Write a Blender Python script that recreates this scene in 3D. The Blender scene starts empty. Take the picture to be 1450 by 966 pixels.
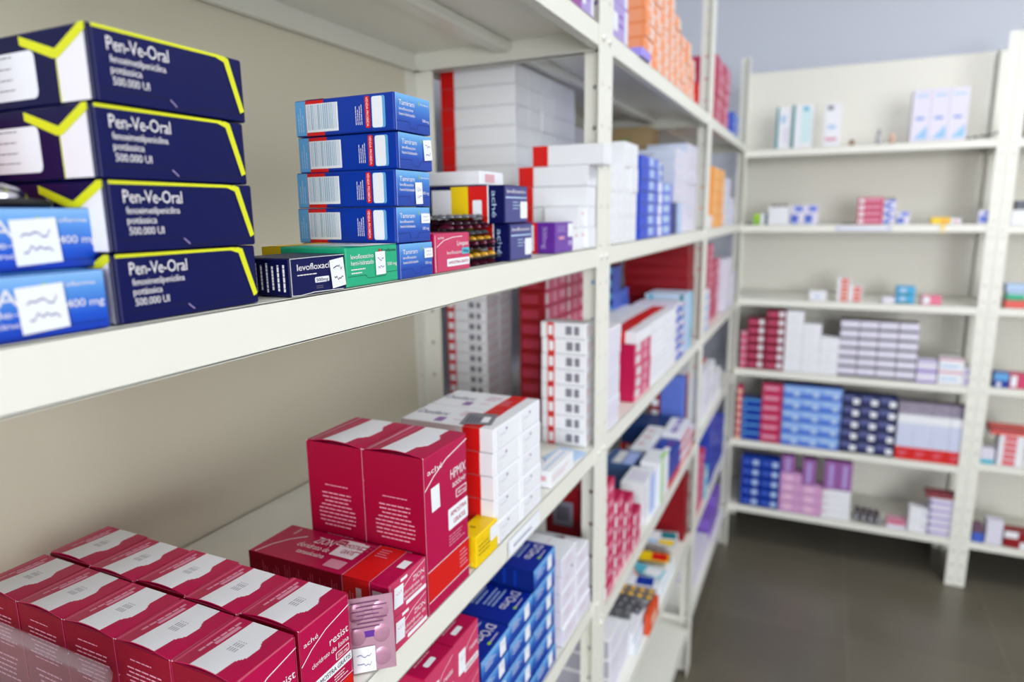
import bpy, bmesh, math, random
from mathutils import Vector, Matrix
random.seed(7)
C = bpy.context.scene.collection
SC = bpy.context.scene

# ---------------------------------------------------------------- camera, light, exposure
cam_d = bpy.data.cameras.new('camera'); cam = bpy.data.objects.new('camera', cam_d); C.objects.link(cam)
Rv = Vector((0.90759665, 0.41964422, -0.01292525)); Uv = Vector((-0.06760203, 0.17645371, 0.98198475)); Wv = Vector((-0.41436493, 0.89037229, -0.1885176))
M = Matrix((Rv, Uv, -Wv)).transposed().to_4x4(); M.translation = Vector((0.29057, 0, 0))
cam.matrix_world = M
cam_d.sensor_width = 36; cam_d.sensor_fit = 'HORIZONTAL'; cam_d.lens = 942.15 / 1450 * 36; cam_d.clip_start = 0.02
cam_d.dof.use_dof = True; cam_d.dof.focus_distance = 0.458; cam_d.dof.aperture_fstop = 4.6
SC.camera = cam
SC.view_settings.view_transform = 'Standard'; SC.view_settings.look = 'None'; SC.view_settings.gamma = 1
SC.view_settings.use_curve_mapping = False; SC.view_settings.exposure = 0.0
FLOOR = -1.397; CEIL = 1.35
world = bpy.data.worlds.new('world'); SC.world = world; world.use_nodes = True
world.node_tree.nodes['Background'].inputs[0].default_value = (0.8, 0.88, 1, 1); world.node_tree.nodes['Background'].inputs[1].default_value = 0.3
LAMPS = [(1.6, 0.5, 12), (1.45, 1.55, 28)]          # ceiling lights over the aisle
for i, (x, y, p) in enumerate(LAMPS):
    l = bpy.data.lights.new('ceiling_light_glow', 'AREA'); l.shape = 'RECTANGLE'; l.size = 0.9; l.size_y = 0.9; l.energy = p; l.color = (0.93, 0.97, 1.0)
    o = bpy.data.objects.new('ceiling_light_glow', l); o.location = (x, y, CEIL - 0.055); C.objects.link(o)
wl = bpy.data.lights.new('added_fill_light', 'AREA'); wl.shape = 'RECTANGLE'; wl.size = 1.8; wl.size_y = 1.7; wl.energy = 128; wl.color = (0.95, 0.98, 1.0)  # fill light added behind the camera, no known window there
wo = bpy.data.objects.new('added_fill_light', wl); wo.location = (2.0, -3.34, 0.1); wo.rotation_euler = (math.radians(90), 0, 0); C.objects.link(wo)

# ---------------------------------------------------------------- materials
def lin(c):
    return tuple((v / 255 / 12.92 if v / 255 <= 0.04045 else ((v / 255 + 0.055) / 1.055) ** 2.4) for v in c) + (1,)
_m = {}
def mat(name, rgb, rough=0.42, metal=0.0, noise=0.0, spec=0.36, scale=30):
    if name in _m: return _m[name]
    m = bpy.data.materials.new(name); m.use_nodes = True; nt = m.node_tree; b = nt.nodes['Principled BSDF']
    b.inputs['Base Color'].default_value = lin(rgb); b.inputs['Roughness'].default_value = rough; b.inputs['Metallic'].default_value = metal
    b.inputs['Specular IOR Level'].default_value = spec
    if noise:
        n = nt.nodes.new('ShaderNodeTexNoise'); n.inputs['Scale'].default_value = scale; n.inputs['Detail'].default_value = 4
        tc = nt.nodes.new('ShaderNodeTexCoord'); nt.links.new(tc.outputs['Object'], n.inputs['Vector'])
        mx = nt.nodes.new('ShaderNodeMix'); mx.data_type = 'RGBA'
        d = 1 - noise
        mx.inputs['A'].default_value = lin(rgb); mx.inputs['B'].default_value = tuple(v * d for v in lin(rgb)[:3]) + (1,)
        nt.links.new(n.outputs['Fac'], mx.inputs['Factor']); nt.links.new(mx.outputs['Result'], b.inputs['Base Color'])
    _m[name] = m; return m
def grad(name, stops, H, rough=0.35):
    """printed colour run from the bottom of a carton's front panel to its top"""
    if name in _m: return _m[name]
    m = bpy.data.materials.new(name); m.use_nodes = True; nt = m.node_tree; b = nt.nodes['Principled BSDF']; b.inputs['Roughness'].default_value = rough; b.inputs['Specular IOR Level'].default_value = 0.36
    tc = nt.nodes.new('ShaderNodeTexCoord'); sp = nt.nodes.new('ShaderNodeSeparateXYZ'); mr = nt.nodes.new('ShaderNodeMapRange'); cr = nt.nodes.new('ShaderNodeValToRGB')
    mr.inputs['From Min'].default_value = 0; mr.inputs['From Max'].default_value = H
    nt.links.new(tc.outputs['Object'], sp.inputs[0]); nt.links.new(sp.outputs['Z'], mr.inputs['Value']); nt.links.new(mr.outputs['Result'], cr.inputs['Fac'])
    e = cr.color_ramp.elements; e[0].position = stops[0][0]; e[0].color = lin(stops[0][1]); e[1].position = stops[-1][0]; e[1].color = lin(stops[-1][1])
    for p, c in stops[1:-1]: k = e.new(p); k.color = lin(c)
    nt.links.new(cr.outputs['Color'], b.inputs['Base Color']); _m[name] = m; return m
STEEL = mat('cream_painted_steel', (236, 235, 226), 0.38, noise=0.03, scale=8)
STEEL2 = mat('cream_back_sheet', (222, 216, 196), 0.55, noise=0.05, scale=3)
BOLT = mat('zinc_bolt', (228, 228, 222), 0.35, 0.3)
WHITE = mat('white_card', (236, 237, 243), 0.45); OFFW = mat('off_white_card', (222, 221, 224), 0.5)
LILACW = mat('lilac_white_card', (224, 220, 236), 0.45)
PAPER = mat('sticker_paper', (238, 240, 246), 0.6); INK = mat('pen_ink', (110, 112, 165), 0.6); GREYINK = mat('grey_ink', (120, 118, 128), 0.6)
BLACK = mat('black_ink', (35, 33, 38), 0.5); PINKINK = mat('pale_pink_ink', (224, 170, 180), 0.5)
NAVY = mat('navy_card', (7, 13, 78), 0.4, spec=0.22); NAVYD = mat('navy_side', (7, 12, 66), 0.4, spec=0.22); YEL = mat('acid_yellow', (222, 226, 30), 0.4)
CRIM = mat('crimson_card', (184, 4, 74), 0.36); CRIMD = mat('deep_crimson_card', (136, 0, 34), 0.5, spec=0.2); REDB = mat('red_band', (216, 24, 22), 0.35)
DRED = mat('dark_red_card', (140, 6, 22), 0.4); CPINK = mat('crimson_pink_print', (212, 80, 120), 0.45); WHT_INK = mat('white_ink', (240, 236, 242), 0.45)
SOFTPINK = mat('soft_pink_print', (220, 150, 175), 0.5)
BLUE = mat('royal_blue_card', (8, 54, 160), 0.32); LBLUE = mat('light_blue_card', (96, 168, 224), 0.38); DBLUE = mat('dark_blue_card', (8, 34, 120), 0.35)
PALEB = mat('pale_blue_print', (180, 205, 236), 0.45); MIDB = mat('mid_blue_card', (70, 100, 200), 0.4); TEALD = mat('teal_print', (0, 128, 138), 0.4)
CYAN = mat('cyan_print', (90, 190, 215), 0.4); GREEN = mat('green_card', (32, 172, 128), 0.35); LIME = mat('lime_print', (160, 205, 40), 0.4)
ORANGE = mat('orange_card', (242, 148, 92), 0.5); ORAL = mat('pale_orange_print', (248, 196, 172), 0.5); ORAY = mat('amber_card', (244, 160, 60), 0.45)
ORR = mat('orange_red_card', (226, 80, 40), 0.4)
PURP = mat('purple_card', (96, 40, 150), 0.4); LPURP = mat('lilac_card', (176, 156, 216), 0.45); VIOL = mat('violet_card', (132, 96, 196), 0.45); MAUVE = mat('mauve_card', (156, 98, 166), 0.45)
PINKC = mat('pink_card', (214, 160, 206), 0.45); YELL = mat('warm_yellow_card', (246, 208, 10), 0.4); ROSE = mat('rose_card', (206, 60, 104), 0.38)
SILVER = mat('silver_foil', (176, 178, 186), 0.28, 0.8, noise=0.2, scale=120); DFOIL = mat('dark_foil', (70, 58, 70), 0.25, 0.4); MAROON = mat('maroon_foil', (92, 22, 50), 0.3, 0.2)
CAPY = mat('yellow_capsule', (222, 168, 50), 0.3); CAPB = mat('dark_capsule', (60, 30, 45), 0.25); CAPG = mat('grey_capsule', (120, 122, 130), 0.3, 0.3)
TAMG = grad('blue_run_front', [(0.0, (18, 60, 160)), (0.3, (22, 72, 178)), (0.7, (66, 132, 214)), (1.0, (124, 190, 240))], 0.0272)
VAG = grad('blue_run_wide_front', [(0.0, (10, 48, 170)), (0.3, (24, 84, 206)), (0.7, (84, 146, 226)), (1.0, (140, 190, 240))], 0.0267)
TAMG2 = grad('pale_blue_run_front', [(0.0, (50, 90, 200)), (0.4, (110, 150, 232)), (0.8, (160, 196, 246)), (1.0, (70, 130, 220))], 0.049)
def clear(name, rgb, alpha_tr=0.85, rough=0.25):
    m = bpy.data.materials.new(name); m.use_nodes = True; nt = m.node_tree; b = nt.nodes['Principled BSDF']
    b.inputs['Base Color'].default_value = lin(rgb); b.inputs['Roughness'].default_value = rough; b.inputs['Alpha'].default_value = 1 - alpha_tr
    return m
PLASTIC = clear('frosted_clear_plastic', (206, 200, 206), 0.88); RIMPL = clear('frosted_plastic_rim', (206, 200, 208), 0.74); PINKPL = mat('pink_foil', (196, 150, 172), 0.28, 0.25, noise=0.2, scale=60)

def floor_mat():
    m = bpy.data.materials.new('dark_porcelain_tiles'); m.use_nodes = True; nt = m.node_tree; b = nt.nodes['Principled BSDF']; b.inputs['Roughness'].default_value = 0.32
    tc = nt.nodes.new('ShaderNodeTexCoord'); br = nt.nodes.new('ShaderNodeTexBrick'); br.offset = 0; br.inputs['Scale'].default_value = 1
    br.inputs['Brick Width'].default_value = 0.45; br.inputs['Row Height'].default_value = 0.45; br.inputs['Mortar Size'].default_value = 0.0025
    br.inputs['Color1'].default_value = lin((112, 106, 92)); br.inputs['Color2'].default_value = lin((107, 101, 87)); br.inputs['Mortar'].default_value = lin((126, 118, 100))
    n = nt.nodes.new('ShaderNodeTexNoise'); n.inputs['Scale'].default_value = 5; mx = nt.nodes.new('ShaderNodeMix'); mx.data_type = 'RGBA'; mx.blend_type = 'MULTIPLY'; mx.inputs['Factor'].default_value = 0.25
    nt.links.new(tc.outputs['Object'], br.inputs['Vector']); nt.links.new(tc.outputs['Object'], n.inputs['Vector'])
    nt.links.new(br.outputs['Color'], mx.inputs['A']); nt.links.new(n.outputs['Fac'], mx.inputs['B']); nt.links.new(mx.outputs['Result'], b.inputs['Base Color'])
    return m

# ---------------------------------------------------------------- mesh helpers
def link(o, parent=None):
    C.objects.link(o)
    if parent: o.parent = parent
    return o
class MB:
    def __init__(s): s.v = []; s.f = []; s.mi = []; s.m = []; s.smooth = set()
    def slot(s, m):
        if m not in s.m: s.m.append(m)
        return s.m.index(m)
    def add(s, vs, fs, m, smooth=False):
        b = len(s.v); s.v += [tuple(v) for v in vs]; k = s.slot(m)
        for f in fs:
            if smooth: s.smooth.add(len(s.f))
            s.f.append([i + b for i in f]); s.mi.append(k)
    def box(s, x0, x1, y0, y1, z0, z1, m, bev=0.0):
        if bev <= 0:
            s.add([(x0, y0, z0), (x1, y0, z0), (x1, y1, z0), (x0, y1, z0), (x0, y0, z1), (x1, y0, z1), (x1, y1, z1), (x0, y1, z1)],
                  [(0, 3, 2, 1), (4, 5, 6, 7), (0, 1, 5, 4), (1, 2, 6, 5), (2, 3, 7, 6), (3, 0, 4, 7)], m); return
        bm = bmesh.new(); bmesh.ops.create_cube(bm, size=1)
        for v in bm.verts: v.co = Vector(((x0 + x1) / 2 + v.co.x * (x1 - x0), (y0 + y1) / 2 + v.co.y * (y1 - y0), (z0 + z1) / 2 + v.co.z * (z1 - z0)))
        bmesh.ops.bevel(bm, geom=bm.edges[:], offset=bev, segments=1, affect='EDGES', profile=0.7)
        s.add([v.co for v in bm.verts], [[v.index for v in f.verts] for f in bm.faces], m); bm.free()
    def build(s, name, parent=None):
        me = bpy.data.meshes.new(name); me.from_pydata(s.v, [], s.f); me.update()
        for m in s.m: me.materials.append(m)
        for i, p in enumerate(me.polygons): p.material_index = s.mi[i]; p.use_smooth = i in s.smooth
        return link(bpy.data.objects.new(name, me), parent)
_txt = {}
def text_geo(t):
    if t in _txt: return _txt[t]
    cu = bpy.data.curves.new('t', 'FONT'); cu.body = t; cu.resolution_u = 2; cu.size = 1; cu.space_character = 0.95
    o = bpy.data.objects.new('t', cu); C.objects.link(o); bpy.context.view_layer.update()
    me = bpy.data.meshes.new_from_object(o)
    vs = [(v.co.x, v.co.y) for v in me.vertices]; fs = [list(p.vertices) for p in me.polygons]
    bpy.data.objects.remove(o); bpy.data.curves.remove(cu); bpy.data.meshes.remove(me)
    if not vs: return ([], [])
    x0 = min(v[0] for v in vs); x1 = max(v[0] for v in vs)
    _txt[t] = ([((x - x0) / (x1 - x0), y / 0.7) for x, y in vs], fs); return _txt[t]
class Box(MB):
    """a folded card box: local origin at the centre of its base; F faces +x, S faces -y, P is the top read from -y, T the top read from +x"""
    def __init__(s, L, W, H, base, bev=0.0009, body=True):
        super().__init__(); s.L, s.W, s.H = L, W, H
        if body: s.box(-L / 2, L / 2, -W / 2, W / 2, 0, H, base, bev)
    def fr(s, face):
        L, W, H = s.L, s.W, s.H
        return {'F': (Vector((L / 2, -W / 2, 0)), Vector((0, W, 0)), Vector((0, 0, H)), Vector((1, 0, 0)), W, H),
                'S': (Vector((-L / 2, -W / 2, 0)), Vector((L, 0, 0)), Vector((0, 0, H)), Vector((0, -1, 0)), L, H),
                'P': (Vector((-L / 2, -W / 2, H)), Vector((L, 0, 0)), Vector((0, W, 0)), Vector((0, 0, 1)), L, W),
                'T': (Vector((L / 2, -W / 2, H)), Vector((0, W, 0)), Vector((-L, 0, 0)), Vector((0, 0, 1)), W, L),
                'U': (Vector((-L / 2, W / 2, H)), Vector((0, -W, 0)), Vector((L, 0, 0)), Vector((0, 0, 1)), W, L)}[face]
    def poly(s, face, pts, m, ly=1):
        o, u, v, n, _, _ = s.fr(face); k = n * (0.00012 * ly)
        s.add([o + u * a + v * b + k for a, b in pts], [list(range(len(pts)))], m)
    def rect(s, face, u0, v0, u1, v1, m, ly=1): s.poly(face, [(u0, v0), (u1, v0), (u1, v1), (u0, v1)], m, ly)
    def rrect(s, face, u0, v0, u1, v1, m, ly=1, r=0.0015):
        _, _, _, _, A, B = s.fr(face); a = min(r / A, (u1 - u0) / 2); b = min(r / B, (v1 - v0) / 2); pts = []
        for cx, cy, t0 in ((u1 - a, v0 + b, -90), (u1 - a, v1 - b, 0), (u0 + a, v1 - b, 90), (u0 + a, v0 + b, 180)):
            for q in (0, 45, 90): t = math.radians(t0 + q); pts.append((cx + a * math.cos(t), cy + b * math.sin(t)))
        s.poly(face, pts, m, ly)
    def line(s, face, pts, w, m, ly=2):
        """a printed stroke w metres wide"""
        _, _, _, _, A, B = s.fr(face)
        for (a, b), (c, d) in zip(pts, pts[1:]):
            dx, dy = (c - a) * A, (d - b) * B; l = math.hypot(dx, dy) or 1; nx, ny = -dy / l * w / 2 / A, dx / l * w / 2 / B
            s.poly(face, [(a - nx, b - ny), (c - nx, d - ny), (c + nx, d + ny), (a + nx, b + ny)], m, ly)
    def text(s, face, u, v, w, h, t, m, ly=3, rot=0):
        """text fitted to a printed width w and capital height h (fractions of the face), u v its lower left; rot 90 reads upwards, 270 downwards"""
        vs, fs = text_geo(t); o, uu, vv, n, _, _ = s.fr(face); k = n * (0.00012 * ly)
        def P(a, b):
            if rot == 90: return o + uu * (u - b * w) + vv * (v + a * h) + k      # w = capital height, h = run length
            if rot == 270: return o + uu * (u + b * w) + vv * (v - a * h) + k
            if rot == 180: return o + uu * (u - a * w) + vv * (v - b * h) + k
            return o + uu * (u + a * w) + vv * (v + b * h) + k
        s.add([P(a, b) for a, b in vs], fs, m)
    def micro(s, face, u0, v0, u1, v1, n, m, ly=2, vert=False, seed=1, centre=False):
        """rows of print too small to read"""
        r = random.Random(seed)
        for i in range(n):
            t0 = (i + 0.33) / n; t1 = (i + 0.65) / n; q = 0.0; end = r.uniform(0.6, 1.0); st = (1 - end) / 2 if centre else 0
            while q < end:
                w = min(r.uniform(0.08, 0.2), end - q)
                a, b = st + q, st + q + w * 0.85
                if vert: s.rect(face, u0 + (u1 - u0) * t0, v0 + (v1 - v0) * a, u0 + (u1 - u0) * t1, v0 + (v1 - v0) * b, m, ly)
                else: s.rect(face, u0 + (u1 - u0) * a, v0 + (v1 - v0) * t0, u0 + (u1 - u0) * b, v0 + (v1 - v0) * t1, m, ly)
                q += w
    def tab(s, face, vl, m, a=0.3, b=0.7, ly=2):
        """the slit of a tuck flap with its tongue"""
        s.line(face, [(0.02, vl), (a - 0.04, vl), (a, vl - 0.09), (b, vl - 0.09), (b + 0.04, vl), (0.98, vl)], 0.0004, m, ly)
def sticker(parent, x, y, z, w, h, tilt=0.0, marks=2, ink=INK, facing='F', seed=3, name='price_sticker', label=None):
    b = Box(0.0004, w, h, PAPER, 0.0001); b.v = [(p[0], p[1], p[2] - h / 2) for p in b.v]
    r = random.Random(seed)
    k = 0.00035
    for i in range(marks):
        zz = h * (0.18 - 0.36 * i); pts = [(-w * 0.32 + w * 0.64 * j / 7, zz + h * r.uniform(-0.09, 0.09)) for j in range(8)]
        for (a, c), (d, e) in zip(pts, pts[1:]):
            b.add([(k, a, c - h * .018), (k, d, e - h * .018), (k, d, e + h * .018), (k, a, c + h * .018)], [(0, 1, 2, 3)], ink)
    o = b.build(name, parent); o.location = (x, y, z); o.rotation_euler = (tilt, 0, 0 if facing == 'F' else -math.pi / 2)
    if label: o['label'] = label
    return o
def clone(o, loc=None, rz=0.0, parent=None):
    c = o.copy(); C.objects.link(c)
    if parent is not None: c.parent = parent
    if loc is not None: c.location = loc; c.rotation_euler = (0, 0, rz)
    for ch in o.children: clone(ch, parent=c)
    return c
LABELS = {}
def tag(o, label, cat, group=None):
    n = len(label.split()); assert 4 <= n <= 16, (n, label)
    assert label not in LABELS or group, label
    LABELS[label] = 1; o['label'] = label; o['category'] = cat
    if group: o['group'] = group
    return o
ORD = ['first', 'second', 'third', 'fourth', 'fifth', 'sixth', 'seventh', 'eighth', 'ninth', 'tenth', 'eleventh', 'twelfth', 'thirteenth', 'fourteenth']
def rowname(j, n):
    if n == 1: return ''
    if j == n - 1: return 'topmost'
    if j == 0: return 'bottom one'
    return ORD[n - 1 - j] + ' from top'
def kindname(look):
    w = []
    for q in look.replace(',', ' ').split():
        if q in ('box', 'carton'): break
        if q not in ('small', 'big', 'long', 'tall', 'wide', 'narrow', 'slim', 'plain', 'flat', 'low', 'lone', 'taller', 'tiny', 'thin', 'upper', 'lower', 'topmost', 'bottom', 'bright', 'the', 'little', 'striped', 'spotted', 'upright', 'gradient', 'and'): w.append(q)
    return '_'.join(w[:2]) + '_medicine_box'
def stack(proto, dims, look, where, group, x, y, z, cols=1, rows=None, side=False, dx=0.0, jit=0.0015, skip=(), gap=0.0006, colword='column', cat='medicine box', rz=0.0, flipcol=False):
    """proto copied into columns; side=False: fronts face the aisle at x, columns run along +y from y; side=True: fronts face -y at y, columns run along +x from x.
    rows: list with the number of boxes in each column"""
    L, W, H = dims; out = []; first = True; proto.name = kindname(look); rnd = random.Random(hash(where) % 1 + len(where) + cols)
    for i in range(cols):
        n = rows[i]
        for j in range(n):
            if (i, j) in skip: continue
            d = rnd.uniform(-jit, jit); a = rnd.uniform(-0.006, 0.006) if jit else 0
            if side: loc = (x + (W if rz else L) * (i + 0.5) + gap * i, y + (L if rz else W) / 2 + abs(d), z + 0.0005 + (H + 0.0002) * j)
            else: loc = (x - L / 2 - dx * j - abs(d), y + (W + gap) * i + W / 2, z + 0.0005 + (H + 0.0002) * j)
            o = proto if first else clone(proto)
            o.location = loc; o.rotation_euler = (0, 0, rz + a); first = False
            ci = cols - 1 - i if flipcol else i
            parts = [look, rowname(j, n)] + ([ORD[ci] + ' ' + colword] if cols > 1 else []) + [where]
            tag(o, ', '.join(p for p in parts if p), cat, group); out.append(o)
    return out
def one(o, loc, label, cat='medicine box', group=None, rz=0.0, rx=0.0, ry=0.0):
    o.location = loc; o.rotation_euler = (rx, ry, rz); return tag(o, label, cat, group)

# ---------------------------------------------------------------- the room
def struct(name, x0, x1, y0, y1, z0, z1, m):
    b = MB(); b.box(x0, x1, y0, y1, z0, z1, m); o = b.build(name); o['kind'] = 'structure'; return o
WALL = mat('lavender_grey_paint', (204, 208, 220), 0.7, noise=0.03, scale=2)
WALLW = mat('off_white_paint', (222, 222, 220), 0.7)
RX0, RX1, RY0, RY1 = -0.40, 3.0, -3.4, 3.14
struct('floor', RX0 - .1, RX1 + .1, RY0 - .1, RY1 + .1, FLOOR - 0.1, FLOOR, floor_mat())
struct('ceiling', RX0 - .1, RX1 + .1, RY0 - .1, RY1 + .1, CEIL, CEIL + 0.1, WALLW)
struct('wall_left', RX0 - 0.1, RX0, RY0 - .1, RY1 + .1, FLOOR, CEIL, WALL)
struct('wall_back', RX0, RX1, RY1, RY1 + 0.1, FLOOR, CEIL, WALL)
struct('wall_right', RX1, RX1 + 0.1, RY0 - .1, RY1 + .1, FLOOR, CEIL, WALLW)
struct('wall_front', RX0, RX1, RY0 - 0.1, RY0, FLOOR, CEIL, WALLW)
struct('shade_strip_back', RX0, RX1, RY1 - 0.012, RY1, FLOOR, FLOOR + 0.08, mat('under_rack_shade', (60, 55, 48), 0.4))  # dark strip painted in for the shade under the end-wall shelving
for i, (x, y, p) in enumerate(LAMPS):
    b = MB(); b.box(-0.47, 0.47, -0.47, 0.47, -0.04, 0, WALLW, 0.004); o = b.build('ceiling_light'); o.location = (x, y, CEIL)
    tag(o, 'square white ceiling light panel, ' + ORD[i] + ' along the aisle ceiling', 'ceiling light', 'ceiling lights over the aisle')
b = MB()
for a in ((1.05, 1.1, -0.8, 1.0), (2.9, 2.95, -0.8, 1.0), (1.1, 2.9, -0.8, -0.75), (1.1, 2.9, 0.95, 1.0), (1.985, 2.015, -0.75, 0.95)): b.box(a[0], a[1], RY0 + 0.0005, RY0 + 0.04, a[2], a[3], WALLW, 0.003)
o = b.build('added_window_frame'); o['kind'] = 'structure'  # unseen window frame, added only to go around the fill light
# ---------------------------------------------------------------- steel shelving
def holed_strip(m, width, z0, z1, origin, ux, pitch=0.055, first=0.02):
    """steel strip with a punched round hole every pitch: quads around octagonal holes"""
    b = MB(); n = int((z1 - z0) / pitch); r = 0.0037; o = Vector(origin); ux = Vector(ux)
    def P(a, z): return o + ux * a + Vector((0, 0, z))
    for i in range(n):
        za = z0 + i * pitch; zb = za + pitch if i < n - 1 else z1; c = (width / 2, za + pitch / 2)
        ring = [(width, c[1]), (width, zb), (c[0], zb), (0, zb), (0, c[1]), (0, za), (c[0], za), (width, za)]
        hole = [(c[0] + r * math.cos(k * math.pi / 4), c[1] + r * math.sin(k * math.pi / 4)) for k in range(8)]
        b.add([P(*q) for q in ring] + [P(*q) for q in hole], [(k, (k + 1) % 8, 8 + (k + 1) % 8, 8 + k) for k in range(8)], m)
    return b
ZTOP = 0.555
def post(parent, x, y, sx, sy):
    """angle post with its corner at x y; flanges run inwards along sx (x) and sy (y)"""
    b = MB()
    f1 = holed_strip(STEEL, 0.03, FLOOR + 0.002, ZTOP, (x, y, 0), (0, sy, 0)); f2 = holed_strip(STEEL, 0.03, FLOOR + 0.002, ZTOP, (x, y, 0), (sx, 0, 0))
    b.add(f1.v, f1.f, STEEL); b.add(f2.v, f2.f, STEEL)
    o = b.build('upright_post', parent); md = o.modifiers.new('thickness', 'SOLIDIFY'); md.thickness = 0.0016; md.offset = 0; return o
def board(parent, x0, x1, y0, y1, z, rib=True, ribdir='y'):
    """shelf tray: plate with lips turned down and back in, and a rib under it; top of plate at z"""
    b = MB(); t = 0.0012; h = 0.029
    b.box(x0, x1, y0, y1, z - t, z, STEEL)
    b.box(x1 - t, x1, y0, y1, z - h, z, STEEL, 0.0004); b.box(x0, x0 + t, y0, y1, z - h, z, STEEL)
    b.box(x0, x1, y0, y0 + t, z - h, z, STEEL); b.box(x0, x1, y1 - t, y1, z - h, z, STEEL)
    k = 0.012
    b.box(x1 - k, x1, y0, y1, z - h, z - h + t, STEEL); b.box(x0, x0 + k, y0, y1, z - h, z - h + t, STEEL)
    b.box(x0, x1, y0, y0 + k, z - h, z - h + t, STEEL); b.box(x0, x1, y1 - k, y1, z - h, z - h + t, STEEL)
    if ribdir == 'y': b.box((x0 + x1) / 2 - 0.014, (x0 + x1) / 2 + 0.014, y0 + t, y1 - t, z - 0.016, z - t, STEEL, 0.003)
    else: b.box(x0 + t, x1 - t, (y0 + y1) / 2 - 0.014, (y0 + y1) / 2 + 0.014, z - 0.016, z - t, STEEL, 0.003)
    return b.build('shelf_board', parent)
_bolt = None
def bolt(parent, loc, d):
    global _bolt
    if _bolt is None:
        b = MB(); n = 10; rings = [(0.0001, 0.0045), (0.0016, 0.0042), (0.0026, 0.003), (0.003, 0.0008)]; vs = []
        for hh, r in rings: vs += [(hh, r * math.cos(a * 2 * math.pi / n), r * math.sin(a * 2 * math.pi / n)) for a in range(n)]
        fs = [(k * n + i, k * n + (i + 1) % n, (k + 1) * n + (i + 1) % n, (k + 1) * n + i) for k in range(3) for i in range(n)] + [list(range(3 * n, 4 * n))]
        b.add(vs, fs, BOLT, True); _bolt = b.build('bolt', parent); o = _bolt
    else: o = clone(_bolt, parent=parent)
    o.parent = parent; o.location = loc; o.rotation_euler = (0, 0, 0 if d == 'x' else -math.pi / 2)
def unit(x0, x1, y0, y1, levels, label, front, panel=False):
    """one bay: four angle posts, trays, bolts at the front; front 'x' = aisle side at x1, 'y' = front at y0"""
    r = bpy.data.objects.new('shelving_unit', None); C.objects.link(r); r.location = ((x0 + x1) / 2, (y0 + y1) / 2, FLOOR); tag(r, label, 'shelving unit', None)
    inv = Vector(r.location)
    parts0 = set(bpy.data.objects)
    g = 0.0012
    for (px, sx) in ((x0, 1), (x1, -1)):
        for (py, sy) in ((y0, 1), (y1, -1)): post(r, px, py, sx, sy)
    for z in levels: board(r, x0 + g, x1 - g, y0 + g, y1 - g, z, ribdir='y' if front == 'x' else 'x')
    for z in levels:
        for zz in (z - 0.0145,):
            if front == 'x': bolt(r, (x1 + 0.0008, y0 + 0.012, zz), 'x'); bolt(r, (x1 + 0.0008, y1 - 0.012, zz), 'x')
            else: bolt(r, (x0 + 0.015, y0 - 0.0008, zz), 'y'); bolt(r, (x1 - 0.015, y0 - 0.0008, zz), 'y')
    if panel:
        b = MB()
        if front == 'x': b.box(x0 - 0.003, x0 - 0.0012, y0 + .001, y1 - .001, levels[-1] - 0.03, ZTOP, STEEL2)
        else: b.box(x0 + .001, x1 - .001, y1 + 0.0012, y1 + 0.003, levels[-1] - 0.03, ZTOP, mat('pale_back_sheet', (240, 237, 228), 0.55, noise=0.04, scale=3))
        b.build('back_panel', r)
    for o in set(bpy.data.objects) - parts0:
        if o.parent is r: o.location = Vector(o.location) - inv
    return r
D = 0.31; YB = 2.76
T, A, B = 0.248, -0.049, -0.347
C1, C2, C3, DD, E2, E3 = -0.602, -0.650, -0.640, -0.925, -1.237, -1.215
P1, P2, P3 = 0.945, 1.877, 2.752
e = 0.0012
unit(-D, 0, 0.015, P1 - e, [T, A, B, C1, -0.9, -1.2], 'cream steel shelving bay in front, holding the navy and crimson boxes', 'x', True)
unit(-D, 0, P1 + e, P2 - e, [T, A, B, C2, DD, E2], 'cream steel shelving bay in the middle of the long run, orange boxes on top', 'x')
unit(-D, 0, P2 + e, P3, [T - .002, A, B - .002, C3, DD, E3], 'cream steel shelving bay at the corner end of the long run', 'x')
BX = 0.824
BL = [0.225, -0.056, -0.341, -0.626, -0.926, -1.210]
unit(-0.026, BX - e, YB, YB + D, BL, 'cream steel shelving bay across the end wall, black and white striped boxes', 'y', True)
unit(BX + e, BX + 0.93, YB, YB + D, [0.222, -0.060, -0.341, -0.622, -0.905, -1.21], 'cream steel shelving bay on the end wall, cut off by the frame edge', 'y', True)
def put(o, dims, xf, y0, z, label, cat='medicine box', group=None, rz=0.0):
    return one(o, (xf - dims[0] / 2, y0 + dims[1] / 2, z + 0.0005), label, cat, group, rz)
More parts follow.
